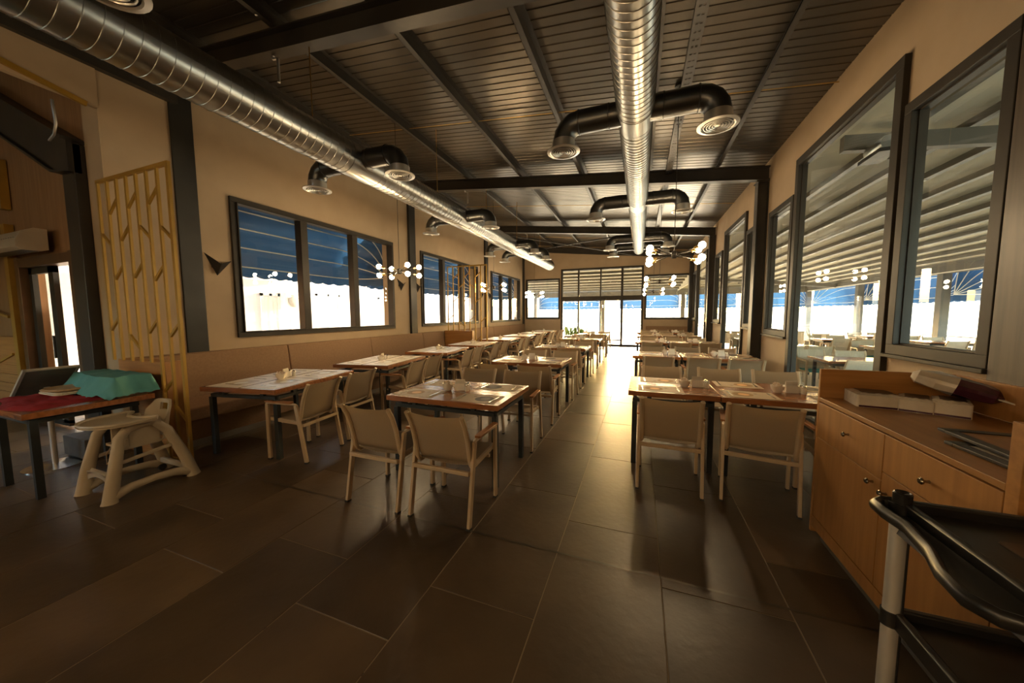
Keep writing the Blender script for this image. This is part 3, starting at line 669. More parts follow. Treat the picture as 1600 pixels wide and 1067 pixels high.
# ------------------------------------------------------------------ tabletop ware (prototypes are used on the first table)
PROTO = {}
def ware(kind, x, y, z, rz, where):
    txt = {'bowl': 'white sugar bowl with sachets on %s', 'napkins': 'white napkin holder filled with napkins on %s', 'salt': 'white salt shaker, the left of the pair on %s', 'pepper': 'white pepper shaker, the right of the pair on %s'}[kind] % where
    grp = {'bowl': 'sugar bowls on the tables', 'napkins': 'napkin holders on the tables', 'salt': 'shakers on the tables', 'pepper': 'shakers on the tables'}[kind]
    key = 'shaker' if kind in ('salt', 'pepper') else kind
    if key in PROTO:
        o = dup(PROTO[key], (x, y, z), rz, txt); return o
    if key == 'bowl':
        o = thing('sugar_bowl', (x, y, z), txt, 'bowl', grp, rz); mb = MB()
        n = 24; prof = [(.0001, .004), (.030, 0), (.034, .006), (.050, .035), (.058, .068), (.054, .068), (.046, .036), (.028, .012), (.0001, .010)]
        v = []
        for r, z_ in prof:
            for j in range(n):
                a = 2*pi*j/n; wv = .006*cos(4*a)*(z_/.068) if z_ > .03 else 0
                v.append((r*cos(a), r*sin(a), z_+wv))
        mb.add(v, [(i*n+j, i*n+(j+1) % n, (i+1)*n+(j+1) % n, (i+1)*n+j) for i in range(len(prof)-1) for j in range(n)]); mb.build('bowl', CERAMIC, o)
        mb = MB(); rd = random.Random(3)
        for i in range(14):
            a = rd.random()*6.28; r = rd.random()*.03
            M = Matrix.Translation((r*cos(a), r*sin(a), .055+rd.random()*.012)) @ Euler((rd.uniform(-.5, .5), rd.uniform(-.5, .5), rd.random()*3)).to_matrix().to_4x4()
            mb.box(-.008, .008, -.003, .003, -.03, .03, M)
        q = mb.build('sugar_sachets', SUGAR, o, smooth=False); q['kind'] = 'stuff'
    elif key == 'napkins':
        o = thing('napkin_holder', (x, y, z), txt, 'napkin holder', grp, rz)
        MB().rbox(-.055, .055, -.03, .03, 0, .012, .012).box(-.052, .052, -.028, -.022, .01, .07).box(-.052, .052, .022, .028, .01, .07).build('holder', CERAMIC, o, smooth=False, bevel=.002)
        mb = MB()
        for i in range(7):
            yy = -.019+i*.0055
            mb.box(-.048, .048, yy, yy+.0045, .012, .105-.004*abs(i-3)+.002*(i % 2), Matrix.Rotation(radians((i-3)*2.5), 4, 'X'))
        q = mb.build('napkin_stack', PAPER, o, smooth=False); q['kind'] = 'stuff'
    else:
        o = thing('shaker', (x, y, z), txt, 'shaker', grp, rz)
        MB().lathe([(.0001, 0), (.020, 0), (.022, .006), (.019, .03), (.017, .055)], 16).build('body', CERAMIC, o)
        MB().lathe([(.017, .055), (.018, .057), (.016, .068), (.009, .076), (.0001, .078)], 16).build('cap', CHROME, o)
    PROTO[key] = o; return o
def placemat(x, y, z, rz, m, label, sc=1):
    key = m.name
    if key not in PROTO:
        o = B(-.205, .205, -.145, .145, 0, .0015).build('placemat', m, smooth=False); PROTO[key] = o
    else:
        o = PROTO[key].copy(); COL.objects.link(o)
    o.scale = (sc, sc, 1); o.location = (x, y, z); o.rotation_euler = (0, 0, rz); tag(o, label, 'placemat', 'printed paper placemats')
def cutlery(kind, x, y, z, rz, label):
    if kind not in PROTO:
        if kind == 'fork':
            mb = MB().box(-.004, .004, -.10, .03, 0, .003); mb.box(-.010, .010, .03, .045, 0.0005, .0035)
            for t_ in (-.0085, -.003, .0025, .008): mb.box(t_-.0012, t_+.0018, .045, .088, .001, .003)
        else:
            mb = MB().box(-.006, .006, -.11, -.01, 0, .005); mb.prism([(-.006, -.01), (.008, -.01), (.010, .05), (.004, .10), (-.006, .105)], .001, .003)
        o = mb.build(kind, CHROME, smooth=False); PROTO[kind] = o
    else:
        o = PROTO[kind].copy(); COL.objects.link(o)
    o.location = (x, y, z); o.rotation_euler = (0, 0, rz); tag(o, label, kind, kind+'s laid on the placemats')
def lay(cx, cy, rz, seats, where, caddy, mats=(MATA, MATB), fine=True, off=0, sc=1):
    """seats: list of (lx, ly, facing angle, name); caddy (lx, ly, rz)"""
    c, s = cos(rz), sin(rz); T = lambda x, y: (cx+c*x-s*y, cy+s*x+c*y)
    for i, (lx, ly, a, nm) in enumerate(seats):
        px, py = T(lx, ly); placemat(px, py, .7505, rz+a, mats[(i+off) % len(mats)], 'printed placemat, %s, %s' % (nm, where), sc)
        if fine:
            ca, sa = cos(a), sin(a)
            for kd, ox in (('fork', -.165), ('knife', .16)):
                qx, qy = T(lx+ca*ox, ly+sa*ox); cutlery(kd, qx, qy, .7522, rz+a+random.uniform(-.08, .08), 'steel %s, %s, %s' % (kd, nm, where))
    lx, ly, a = caddy; u = (cos(a), sin(a))
    for kd, d, e in (('bowl', -.10, 0), ('napkins', .02, .02), ('salt', .10, -.03), ('pepper', .10, .025)):
        px, py = T(lx+u[0]*d-u[1]*e, ly+u[1]*d+u[0]*e); ware(kd, px, py, .7503, rz+a, where)
# centre tables
MY = [2.95, 5.37, 7.80, 10.45, 13.0]; MX = -1.65
nmM = ['the nearest centre table', 'the second centre table', 'the third centre table', 'the fourth centre table', 'the farthest centre table']
t0 = make_table(1.14, .84, 'dark wood dining table nearest the camera, left of the aisle', (MX, MY[0], 0))
TL = ['', 'second wooden table back from the camera left of the aisle', 'third wooden table back from the camera left of the aisle', 'fourth wooden table back from the camera left of the aisle', 'last wooden table left of the aisle by the glazed doors']
for k, y in enumerate(MY):
    if k: dup(t0, (MX, y, 0), 0, TL[k])
    for sd, dy, a in (('near', -.70, 0), ('far', .70, pi)):
        for lr, dx in (('left', -.28), ('right', .325)):
            chair(MX+dx, y+dy, a, 'taupe sling armchair on the %s side of %s, %s seat' % (sd, nmM[k], lr))
    lay(MX, y, 0, [(-.31, -.235, 0, 'near left seat'), (.31, -.25, 0, 'near right seat'), (-.31, .24, pi, 'far left seat'), (.31, .235, pi, 'far right seat')], nmM[k], (-.03, -.02, .25), mats=(MATB, MATA, MATB, MATA), fine=k < 3)
# bench tables
TY = [2.855, 4.56, 6.35, 8.0, 9.85, 11.6, 13.3, 15.0]; TX = [-4.0, -4.03, -4.08, -4.1, -4.08, -4.08, -4.08, -4.08]; TR = [.17, .16, .13, .08, .06, .05, .05, .05]
nmT = ['the %s bench table from the camera' % ORD[i] for i in range(8)]
tb0 = make_table(.93, 1.25, 'wooden table nearest the camera beside the left banquette', (TX[0], TY[0], 0), TR[0])
for k in range(8):
    if k: dup(tb0, (TX[k], TY[k], 0), TR[k], '%s wooden table from the camera along the left banquette' % ORD[k])
    c, s = cos(TR[k]), sin(TR[k])
    for nm, ly in (('near', -.33), ('far', .33)):
        lx = .55
        chair(TX[k]+c*lx-s*ly, TY[k]+s*lx+c*ly, pi/2+TR[k]*.6, 'taupe sling armchair at the %s seat of %s' % (nm, nmT[k]))
    lay(TX[k], TY[k], TR[k], [(.225, -.30, pi/2, 'near aisle-side seat'), (.225, .30, pi/2, 'far aisle-side seat'), (-.225, -.30, -pi/2, 'near bench seat'), (-.225, .30, -pi/2, 'far bench seat')], nmT[k], (0, .0, pi/2+.2), mats=(MATC,), fine=k < 3, sc=1.42)  # mats enlarged so their pale colour stands in for tabletop glare
# right-hand rows
RY = [3.89, 6.86, 9.9, 12.6, 15.0]
nmR = ['the nearest right-hand row', 'the second right-hand row', 'the third right-hand row', 'the fourth right-hand row', 'the farthest right-hand row']
ts0 = make_table(.79, .82, 'small square wooden table at the aisle end of the nearest right-hand row', (.305, RY[0], 0))
tw0 = None
for k, y in enumerate(RY):
    if k: dup(ts0, (.285, y, 0), 0, 'small square wooden table at the aisle end of %s' % nmR[k])
    dup(t0, (1.275, y, 0), 0, 'longer wooden table by the right windows in %s' % nmR[k])
    for sd, dy, a in (('near', -.62, 0), ('far', .70, pi)):
        for nm, x in (('aisle-end', .285), ('middle', .93), ('wall-end', 1.53)):
            chair(x, y+dy, a+(-.12 if nm == 'middle' and sd == 'near' and k == 0 else 0), 'taupe sling armchair on the %s side of %s, %s seat' % (sd, nmR[k], nm))
    lay(.305, y, 0, [(-.10, -.235, 0, 'near seat'), (-.08, .235, pi, 'far seat')], 'square table of '+nmR[k], (.24, -.02, .1), mats=(MATB,), fine=k < 2)
    lay(1.275, y, 0, [(-.31, -.235, 0, 'near left seat'), (.37, -.235, 0, 'near right seat'), (-.31, .24, pi, 'far left seat'), (.37, .24, pi, 'far right seat')], 'long table of '+nmR[k], (.06, -.02, .1), mats=(MATB, MATA), fine=k < 2)
fb = thing('banquette', (.25, 16.0, 0), 'low brown banquette against the far wall on the right', 'bench')
MB().box(0, 1.75, 0, .52, .06, .44).build('seat_cushion', SUEDE, fb, bevel=.015); MB().box(0, 1.75, .42, .55, .44, .95).build('back_panel', SUEDE, fb, bevel=.015); MB().box(.02, 1.73, .02, .5, 0, .06).build('plinth', SILVERB, fb, smooth=False)

# ------------------------------------------------------------------ sconces
def sconce(y, z, label):
    s = thing('wall_sconce', (XL, y, z), label, 'wall lamp', 'folded black wall sconces')
    A, Bp, Cc, D = (.03, -.155, .14), (.11, .0, .0), (.03, .17, .065), (.03, -.015, -.155)
    for P_, nm in (((A, Bp, D), 'wing'), ((Bp, Cc, D), 'wing')):
        a, b, c = map(Vector, P_); n = (b-a).cross(c-a).normalized()*.004
        MB().add([a-n, b-n, c-n, a+n, b+n, c+n], [(0, 1, 2), (5, 4, 3), (0, 3, 4, 1), (1, 4, 5, 2), (2, 5, 3, 0)]).build(nm, BLACKM, s, smooth=False)
    MB().box(.001, .02, -.06, .06, -.05, .03).build('back_plate', BLACKM, s, smooth=False)
    MB().box(.02, .035, -.05, .05, -.005, .012).build('lamp_strip', LEDW, s, smooth=False)
sconce(3.075, 2.22, 'folded black triangular wall sconce left of the first window')
sconce(6.99, 2.25, 'folded black triangular wall sconce right of the first window')
sconce(7.66, 2.25, 'folded black triangular wall sconce left of the second window')
sconce(11.55, 2.25, 'folded black triangular wall sconce right of the second window')
sconce(12.28, 2.25, 'folded black triangular wall sconce left of the third window')

# ------------------------------------------------------------------ chandeliers
def chandelier(x, y, z, label):
    c = thing('chandelier', (x, y, z), label, 'chandelier', 'globe bulb chandeliers')
    MB().lathe([(.0001, -.03), (.045, -.03), (.05, -.02), (.05, .02), (.045, .03), (.0001, .03)], 16, Matrix.Rotation(pi/2, 4, 'Y')).build('hub', BLACKM, c)
    MB().tube([(0, 0, .04), (0, 0, roofz(x)-z-.02)], .0045, 6).build('cord', BLACKM, c)
    MB().lathe([(.0001, 0), (.05, 0), (.055, -.03), (.0001, -.035)], 16, Matrix.Translation((0, 0, roofz(x)-z-.005))).build('canopy', BLACKM, c)
    for sx_ in (-1, 1):
        for sy_ in (-1, 1):
            for sz_ in (-1, 1):
                e = Vector((sx_*.30, sy_*.16, sz_*.075)); d = e.normalized(); s0 = Vector((sx_*.04, sy_*.01, sz_*.008))
                a = MB().tube([s0, e-d*.09], .007, 6).build('arm', BLACKM, c)
                MB().tube([e-d*.10, e-d*.095, e-d*.03, e-d*.025], [.010, .019, .019, .014], 10).build('socket', BRASS, a)
                b = MB().sphere((0, 0, 0), .043, 14, 9).build('bulb', BULB, a, loc=e)
    return c
c0 = chandelier(.40, 5.0, 2.27, 'globe bulb chandelier over the right-hand rows, nearest the camera')
for i, y in enumerate((9.0, 13.0)): dup(c0, (.42, y, 2.27), 0, '%s globe bulb chandelier back over the right-hand rows' % ORD[i+1])
c1 = chandelier(-4.0, 5.0, 2.27, 'globe bulb chandelier over the bench tables, nearest the camera')
dup(c0, (-1.0, -2.2, 2.27), 0, 'added globe bulb chandelier lighting the near chairs, behind the camera, towards the right'); dup(c0, (-3.2, -2.0, 2.27), 0, 'added globe bulb chandelier lighting the near chairs, behind the camera, towards the nook')  # unseen chandeliers added for warm light on the nearest chair backs
for i, y in enumerate((9.0, 13.0)): dup(c1, (-3.93, y, 2.27), .25*(i+1), '%s globe bulb chandelier back over the bench tables' % ORD[i+1])

# ------------------------------------------------------------------ left foreground
lt = thing('dining_table', (-4.92, 1.45, 0), 'wooden table at the left edge under the red and teal cloths', 'table')
MB().box(-.50, .50, -.385, .385, .703, .75).build('tabletop', WOODT, lt, bevel=.003)
MB().box(-.33, .31, -.31, -.275, .63, .665).box(-.33, .31, .30, .335, .63, .665).box(-.35, -.31, -.31, .335, .63, .665).box(.29, .33, -.31, .335, .63, .665).box(-.2, -.16, -.31, .335, .665, .704).box(.14, .18, -.31, .335, .665, .704).build('steel_frame', TABSTEEL, lt, smooth=False)
for a, b in ((-.33, -.29), (.31, -.29), (-.33, .32), (.27, .32)): MB().box(a-.0225, a+.0225, b-.0225, b+.0225, 0, .634).build('leg', TABSTEEL, lt, smooth=False)
def blobnoise(x, y, k=0): return .5*sin(7*x+3*k)*cos(9*y+k)+.3*sin(17*x-11*y+k)+.2*cos(23*y+5*x)
def red(u, v):
    x = -5.40+.86*u; y = 1.12+.52*v
    x += .06*sin(5*v+1)*(u-.5); y += .05*sin(6*u+.6)
    e = min(u, 1-u, v, 1-v)
    return (x, y, .7515+min(1, e*9)*(.020+.018*blobnoise(x*2.6, y*3.4, 1)))
tag(MB().slab(red, 36, 24, (0, 0, .003)).build('cloth', REDCLOTH), 'crumpled dark red cloth spread on the left foreground table', 'cloth')
tag(MB().rbox(-5.25, -4.86, 1.36, 1.62, .7885, .800, .06).rbox(-5.24, -4.88, 1.37, 1.61, .800, .811, .06).build('napkin_pile', PAPER, bevel=.003), 'flat white folded napkins lying on the red cloth', 'napkin')
tag(MB().lathe([(.0001, .0), (.13, 0), (.165, .012), (.17, .022), (.155, .030), (.13, .022), (.0001, .018)], 32, Matrix.Translation((-5.04, 1.5, .8115))).build('bread_plate', WOODEN_BEIGE), 'round shallow beige plate resting on the white napkins', 'plate')
def teal(u, v):
    px = -5.46+1.06*u; py = 1.50+.36*v
    x0, x1, y0, y1, h = -5.32, -4.50, 1.60, 1.83, .185
    dx = max(x0-px, 0, px-x1); dy = max(y0-py, 0, py-y1); d = math.hypot(dx, dy)
    f = max(0, 1-(d/.11)**1.1)
    z = .752+h*f+(.020*blobnoise(px*3.5, py*5, 2)*(1-f)+.010*abs(blobnoise(px*2.6, py*3, 4))*f+.012*sin(30*px+14*py)*f*(1-f)*2)+.012*(1-f)
    if d < .02: z = .752+h+.006*abs(blobnoise(px*2.2, py*2.6, 4))+.003*sin(26*px+18*py)
    return (px+.02*sin(8*v), py+.03*sin(7*u)*(1-v), max(.754, z))
tag(MB().slab(teal, 44, 24, (0, 0, .003)).build('cloth', TEALCLOTH), 'teal cloth draped over a box on the left foreground table', 'cloth')
tag(MB().box(-5.31, -4.51, 1.615, 1.82, .751, .925).build('storage_box', BOXG, smooth=False, bevel=.004), 'box hidden beneath the draped teal cloth', 'box')
# high chair
hc = thing('high_chair', (-4.155, 1.575, 0), 'beige moulded plastic high chair beside the left foreground table', 'high chair')
for s in (-1, 1):
    xf, xt = s*.215, s*.165
    MB().tube([(xf, -.265, .0), (xf, -.262, .02), (xf*.97, -.225, .22), (xt*1.06, -.165, .50), (xt, -.10, .575)], [.052, .047, .043, .036, .030], 12, sq=(.75, 1.05)).build('front_leg', BEIGE, hc)
    MB().tube([(xf, .285, .0), (xf, .282, .02), (xf*.97, .235, .20), (xt*1.06, .14, .48), (xt, .06, .575)], [.052, .047, .043, .036, .030], 12, sq=(.75, 1.05)).build('rear_leg', BEIGE, hc)
    MB().tube([(xf, -.25, .05), (xf*1.0, -.13, .085), (xf, .02, .095), (xf, .15, .085), (xf, .27, .05)], [.045, .034, .030, .034, .045], 12, sq=(.7, 1)).build('side_rail', BEIGE, hc)
    MB().tube([(xt, -.13, .565), (xt, 0, .585), (xt, .10, .575)], .034, 12, sq=(.7, 1)).build('arm_rail', BEIGE, hc)
    MB().bar((xf*.9, -.17, .30), (xf*.9, .19, .345), .022, .03).build('side_brace', BEIGE, hc, bevel=.006)
MB().slab(lambda u, v: ((2*u-1)*.175, -.215-.03*v, .205+.03*sin(pi*u)*0+.035*v*0-(.03*v)*(2*u-1)**2), 12, 2, (0, .0, .014)).slab(lambda u, v: ((2*u-1)*.19, -.245, .205-.055*v*(2*u-1)**2-.03*v), 12, 2, (0, .02, 0)).build('foot_step', BEIGE, hc)
MB().box(-.205, .205, .225, .255, .08, .13).build('rear_bar', BEIGE, hc, bevel=.008)
MB().slab(lambda u, v: ((2*u-1)*.155, -.13+.24*v, .385-.03*sin(pi*u)*sin(pi*v)), 8, 8, (0, 0, .02)).build('seat', BEIGE, hc)
MB().box(-.15, -.135, -.10, .10, .39, .56).build('seat_side', BEIGE, hc, bevel=.006); MB().box(.135, .15, -.10, .10, .39, .56).build('seat_side', BEIGE, hc, bevel=.006)
# curved back with handle hole
mb = MB(); NB, NZ = 20, 10
def bk(u, v, r=0):
    a = (u-.5)*1.5; hw = .175+.0*v
    x = hw*sin(a)/sin(.75); y = .10+.05*v+.07*(cos(a)-cos(.75))/(1-cos(.75))+r
    top = .725-.09*max(0, abs(2*u-1)-.55)/.45*v
    return (x, y, .40+(top-.40)*v)
v = []; f = []
for lay_ in (0, .02):
    for i in range(NB+1):
        for j in range(NZ+1): v.append(bk(i/NB, j/NZ, lay_))
W_ = NZ+1; K = (NB+1)*W_
hole = lambda i, j: 7 <= i < 13 and 7 <= j < 9
inside = lambda i, j: 0 <= i < NB and 0 <= j < NZ and not hole(i, j)
for i in range(NB):
    for j in range(NZ):
        if hole(i, j): continue
        a, b, c, d = i*W_+j, (i+1)*W_+j, (i+1)*W_+j+1, i*W_+j+1
        f += [(a, b, c, d), (K+d, K+c, K+b, K+a)]
        if not inside(i, j-1): f.append((a, K+a, K+b, b))
        if not inside(i, j+1): f.append((c, K+c, K+d, d))
        if not inside(i-1, j): f.append((d, K+d, K+a, a))
        if not inside(i+1, j): f.append((b, K+b, K+c, c))
mb.add(v, f); mb.build('backrest', BEIGE, hc)
# tray
mb = MB(); pts = []
for a in range(0, 25):
    t_ = pi+a/24*pi; pts.append((.245*cos(t_)*(1 if abs(cos(t_)) < .99 else 1), -.12+.20*sin(t_)))
pts += [(.245, .05), (.20, .075), (.13, .02), (.06, -.01), (-.06, -.01), (-.13, .02), (-.20, .075), (-.245, .05)]
mb.prism(pts, .600, .618); mb.build('tray', BEIGE, hc, bevel=.004)
rim = MB().tube([Vector((p[0]*.97, (p[1]+.1)*.97-.1, .622)) for p in pts+[pts[0]]], .013, 8, cap=False).build('tray_rim', BEIGE, hc)
for s in (-1, 1):
    MB().box(s*.17-.02, s*.17+.02, -.12, .06, .572, .602).build('tray_bracket', BEIGE, hc, bevel=.003)
    MB().lathe([(.0001, -.012), (.03, -.012), (.03, .012), (.0001, .012)], 14, Matrix.Translation((s*.19, .235, .031)) @ Matrix.Rotation(pi/2, 4, 'Y')).build('caster', RUBBER, hc)
MB().tube([(-.05, -.13, .40), (-.07, -.16, .33), (-.05, -.17, .25), (-.03, -.13, .30), (-.02, -.12, .39)], .008, 6, sq=(1.6, .4)).build('strap', WOODEN_BEIGE, hc)
# dark box on the floor, sign stand, stanchion
tag(MB().box(-5.80, -5.33, 1.64, 1.83, .02, .225).box(-5.78, -5.35, 1.66, 1.82, 0, .02).build('floor_box', BOXG, smooth=False, bevel=.008), 'dark stone-grey box on the floor beside the sign stand', 'box')
st = thing('sign_stand', (-5.52, 1.50, 0), 'metal floor stand with tilted frame behind the left table', 'sign stand')
MB().lathe([(.0001, .0), (.21, 0), (.21, .006), (.06, .018), (.03, .022), (.0001, .022)], 32).build('base', CHROME, st)
MB().tube([(0, 0, .02), (0, 0, .80)], .021, 14).build('pole', ALU, st)
Mt = Matrix.Translation((-.05, .0, .83)) @ Euler((0, radians(-38), 0)).to_matrix().to_4x4()
MB().box(-.27, .27, -.16, .16, -.006, .006, Mt).build('board', mat('clear_grey_board', (.16, .15, .13), .25, col2=(.13, .12, .11), scale=5), st, smooth=False)
MB().box(-.28, .28, -.175, -.155, -.011, .011, Mt).box(-.28, .28, .155, .175, -.011, .011, Mt).box(-.28, -.262, -.17, .17, -.011, .011, Mt).box(.262, .28, -.17, .17, -.011, .011, Mt).build('board_frame', ALU, st, smooth=False)

# ------------------------------------------------------------------ right counter
sb = thing('sideboard', (1.10, 2.75, 0), 'oak service sideboard with raised back in the right foreground', 'sideboard')
L = 1.225
MB().box(.02, .62, -L, -.02, .09, .93).build('carcass', OAK, sb, smooth=False)
MB().box(.05, .62, -L, -.03, 0, .09).build('plinth', GREYPL, sb, smooth=False)
MB().box(0, .62, -L, -.022, .932, .957).build('worktop', OAKH, sb, smooth=False, bevel=.002)
MB().box(-.0, .64, -.022, .0, .05, 1.14).build('end_panel', OAKX, sb, smooth=False, bevel=.002)
MB().box(.62, .64, -1.06, -.022, .957, 1.14).build('back_panel', OAK, sb, smooth=False, bevel=.002)
MB().box(.62, .64, -L, -1.064, .957, 1.14).build('back_panel', OAK, sb, smooth=False, bevel=.002)
MB().box(0, .62, -L-.045, -L, 0, 1.16).build('divider_panel', OAKX, sb, smooth=False, bevel=.002)
MB().box(0, .02, -L, -.022, .09, .165).build('kick_rail', OAK, sb, smooth=False)
def knob(parent, y, z):
    M = Matrix.Translation((0, y, z)) @ Matrix.Rotation(-pi/2, 4, 'Y')
    MB().lathe([(.0001, 0), (.007, 0), (.005, .012), (.006, .018), (.013, .021), (.014, .026), (.010, .031), (.0001, .032)], 16, M).build('knob', mat('antique_nickel', (.32, .28, .22), .25, metal=1, col2=(.25, .22, .17), scale=30), parent)
for nm, a, b, z0, z1, ky, kz in (('drawer', -.655, -.026, .70, .925, -.37, .825), ('door', -.655, -.026, .170, .696, -.60, .665), ('drawer', -L+.004, -.661, .745, .925, -.935, .823), ('door', -L+.004, -.661, .170, .741, -.70, .652)):
    d = MB().box(0.0, .019, a, b, z0, z1).build(nm, OAK, sb, smooth=False, bevel=.0015); knob(d, ky, kz)
# cabinet side beyond the divider
tag(MB().box(1.13, 1.74, .55, 1.425, 0, .62).build('cabinet', OAK, smooth=False, bevel=.003), 'low oak cabinet behind the trolley at the lower right corner', 'cabinet')
# wrapped napkin packs
def pack(x, y, rz, label, lx=.20, ly=.20, h=.078):
    p = thing('napkin_pack', (x, y, .9575), label, 'napkin pack', 'wrapped napkin packs on the sideboard', rz)
    def top(u, v):
        e = min(u, 1-u, v, 1-v)
        return ((u-.5)*lx, (v-.5)*ly, h-.008*max(0, 1-e*8)+.0025*sin(22*u)*cos(17*v))
    mb = MB().grid(top, 14, 14)
    mb.rbox(-lx/2, lx/2, -ly/2, ly/2, 0, h-.008, .012)
    mb.build('wrapped_stack', WRAP, p)
    MB().box(-lx*.32, lx*.36, -ly*.30, ly*.36, h-.0005, h+.0022).build('top_label', BROWNP, p, smooth=False)
    MB().box(-lx*.46, lx*.46, -ly/2-.0015, -ly/2+.001, .002, .012).build('side_label', PURPLE, p, smooth=False)
pack(1.30, 2.60, -.12, 'clear wrapped napkin pack at the far end of the sideboard')
pack(1.455, 2.545, -.5, 'middle clear wrapped napkin pack on the sideboard', .13, .20, .074)
pack(1.57, 2.50, -.5, 'clear wrapped napkin pack beneath the purple bag on the sideboard', .13, .20, .08)
bg_ = thing('tissue_bag', (1.60, 2.56, 1.04), 'foil and purple tissue bag lying on the napkin packs', 'bag')
bg_.rotation_euler = (0, radians(16), radians(-32)); bg_.scale = (1.18, 1.2, 1.15)
def bagf(a0, a1):
    mb = MB(); prof = [(-.14, .02), (-.12, .045), (-.06, .058), (.0, .060), (.06, .056), (.11, .05), (.135, .022)]
    rows = [p for p in prof if a0 <= p[0] <= a1]; n = 18; v = []
    for x, r in rows:
        for j in range(n):
            a = 2*pi*j/n; rr = r*(1+.10*sin(3*a+x*40)+.05*sin(7*a))
            v.append((x, 1.35*rr*cos(a), .055+.75*rr*sin(a)))
    mb.add(v, [(i*n+j, i*n+(j+1) % n, (i+1)*n+(j+1) % n, (i+1)*n+j) for i in range(len(rows)-1) for j in range(n)]+[tuple(range(n-1, -1, -1)), tuple(range((len(rows)-1)*n, len(rows)*n))]); return mb
bagf(-.15, .0).build('foil_end', WRAP, bg_, ang=25); bagf(.0, .15).build('purple_sleeve', PURPLE, bg_, ang=25)
MB().prism([(.11, -.06), (.165, -.075), (.18, 0), (.165, .075), (.11, .06)], .052, .058).build('paper_flap', PAPER, bg_, smooth=False)
# trays
def tray(x, y, z, rz, tilt, label, inner):
    t = thing('menu_frame', (x, y, z), label, 'tray', None, rz); t.rotation_euler = (tilt, 0, rz)
    hx, hy, b = .185, .20, .042
    MB().box(-hx, hx, -hy, -hy+b, 0, .014).box(-hx, hx, hy-b, hy, 0, .014).box(-hx, -hx+b, -hy+b, hy-b, 0, .014).box(hx-b, hx, -hy+b, hy-b, 0, .014).build('frame', BLACKP, t, smooth=False, bevel=.003)
    MB().box(-hx+b, hx-b, -hy+b, hy-b, .002, .010).build('inlay', inner, t, smooth=False)
tray(1.385, 1.725, .9575, .03, 0, 'lower black framed tray with pale sheet on the sideboard', PAPER)
tray(1.44, 1.86, .9735, -.02, .0, 'upper black framed tray stacked on the sideboard', OAKH)
# ------------------------------------------------------------------ service trolley
tr = thing('service_trolley', (0, 0, 0), 'black plastic service trolley with aluminium posts at the lower right', 'trolley')
def shelf(z, x0, x1, y0, y1, nm):
    MB().rbox(x0, x1, y0, y1, z-.035, z-.012, .03).build(nm, BLACKP, tr, bevel=.004)
    p = [(x0, y0), (x1, y0), (x1, y1), (x0, y1), (x0, y0)]
    mb = MB()
    for i in range(4):
        mb.bar((p[i][0], p[i][1], z-.012), (p[i+1][0], p[i+1][1], z-.012), .022, .055)
    mb.build('shelf_rim', BLACKP, tr, bevel=.006)
for z, nm in ((.945, 'top_shelf'), (.60, 'middle_shelf'), (.20, 'bottom_shelf')): shelf(z, .745, 1.06, .58, 1.315, nm)
for x, y in ((.735, 1.305), (.735, .90), (1.06, 1.305), (1.06, .60)):
    pp = MB().tube([(x, y, .06), (x, y, .93)], .0215, 20, sq=(1.0, .85)).build('post', ALU, tr)
    MB().bar((x+.012, y-.021, .07), (x+.012, y-.021, .925), .004, .004).build('post_groove', BLACKP, pp, smooth=False)
    for z in (.60, .20): MB().tube([(x, y, z-.035), (x, y, z+.012)], .0255, 20, sq=(1.0, .85)).build('shelf_clamp', BLACKP, tr)
    MB().tube([(x, y, .915), (x, y, .955)], .0265, 20).build('post_socket', BLACKP, tr)
    MB().lathe([(.0001, -.012), (.04, -.012), (.04, .012), (.0001, .012)], 18, Matrix.Translation((x, y, .042)) @ Matrix.Rotation(pi/2, 4, 'Y')).build('caster', RUBBER, tr)
MB().lathe([(.021, 0), (.021, .040), (.017, .044), (.012, .040), (.0001, .036)], 18, Matrix.Translation((.737, 1.305, .945))).build('corner_peg', BLACKP, tr)
MB().tube([(.742, 1.322, .945), (.70, 1.325, .942), (.674, 1.300, .940), (.672, 1.255, .940), (.685, 1.19, .938), (.668, 1.08, .936), (.640, 1.0, .934), (.632, .93, .934), (.655, .89, .934), (.70, .875, .935), (.745, .86, .936)], .014, 12, sq=(.9, 1.3)).build('push_handle', BLACKP, tr)
HP = [(1.325, .700), (1.300, .676), (1.255, .674), (1.19, .684), (1.08, .668), (1.0, .642), (.93, .636), (.89, .655)]
def hx_(y):
    for (ya, xa_), (yb, xb_) in zip(HP, HP[1:]):
        if yb <= y <= ya: return xb_+(xa_-xb_)*(y-yb)/(ya-yb)
    return .70
MB().slab(lambda u, v: ((1-v)*.748+v*hx_(1.322-.43*u), 1.322-.43*u, .928-.012*sin(pi*v)), 16, 5, (0, 0, .008)).build('side_ledge', BLACKP, tr)
MB().slab(lambda u, v: (.742-.02*(1-v), 1.31-.46*u, .865+.065*v), 8, 2, (.008, 0, 0)).build('side_skirt', BLACKP, tr)
MB().rbox(.86, 1.04, .8, 1.2, .9335, .937, .01).build('shelf_mat', BROWNP, tr)
tr.scale = (1, 1, .984)

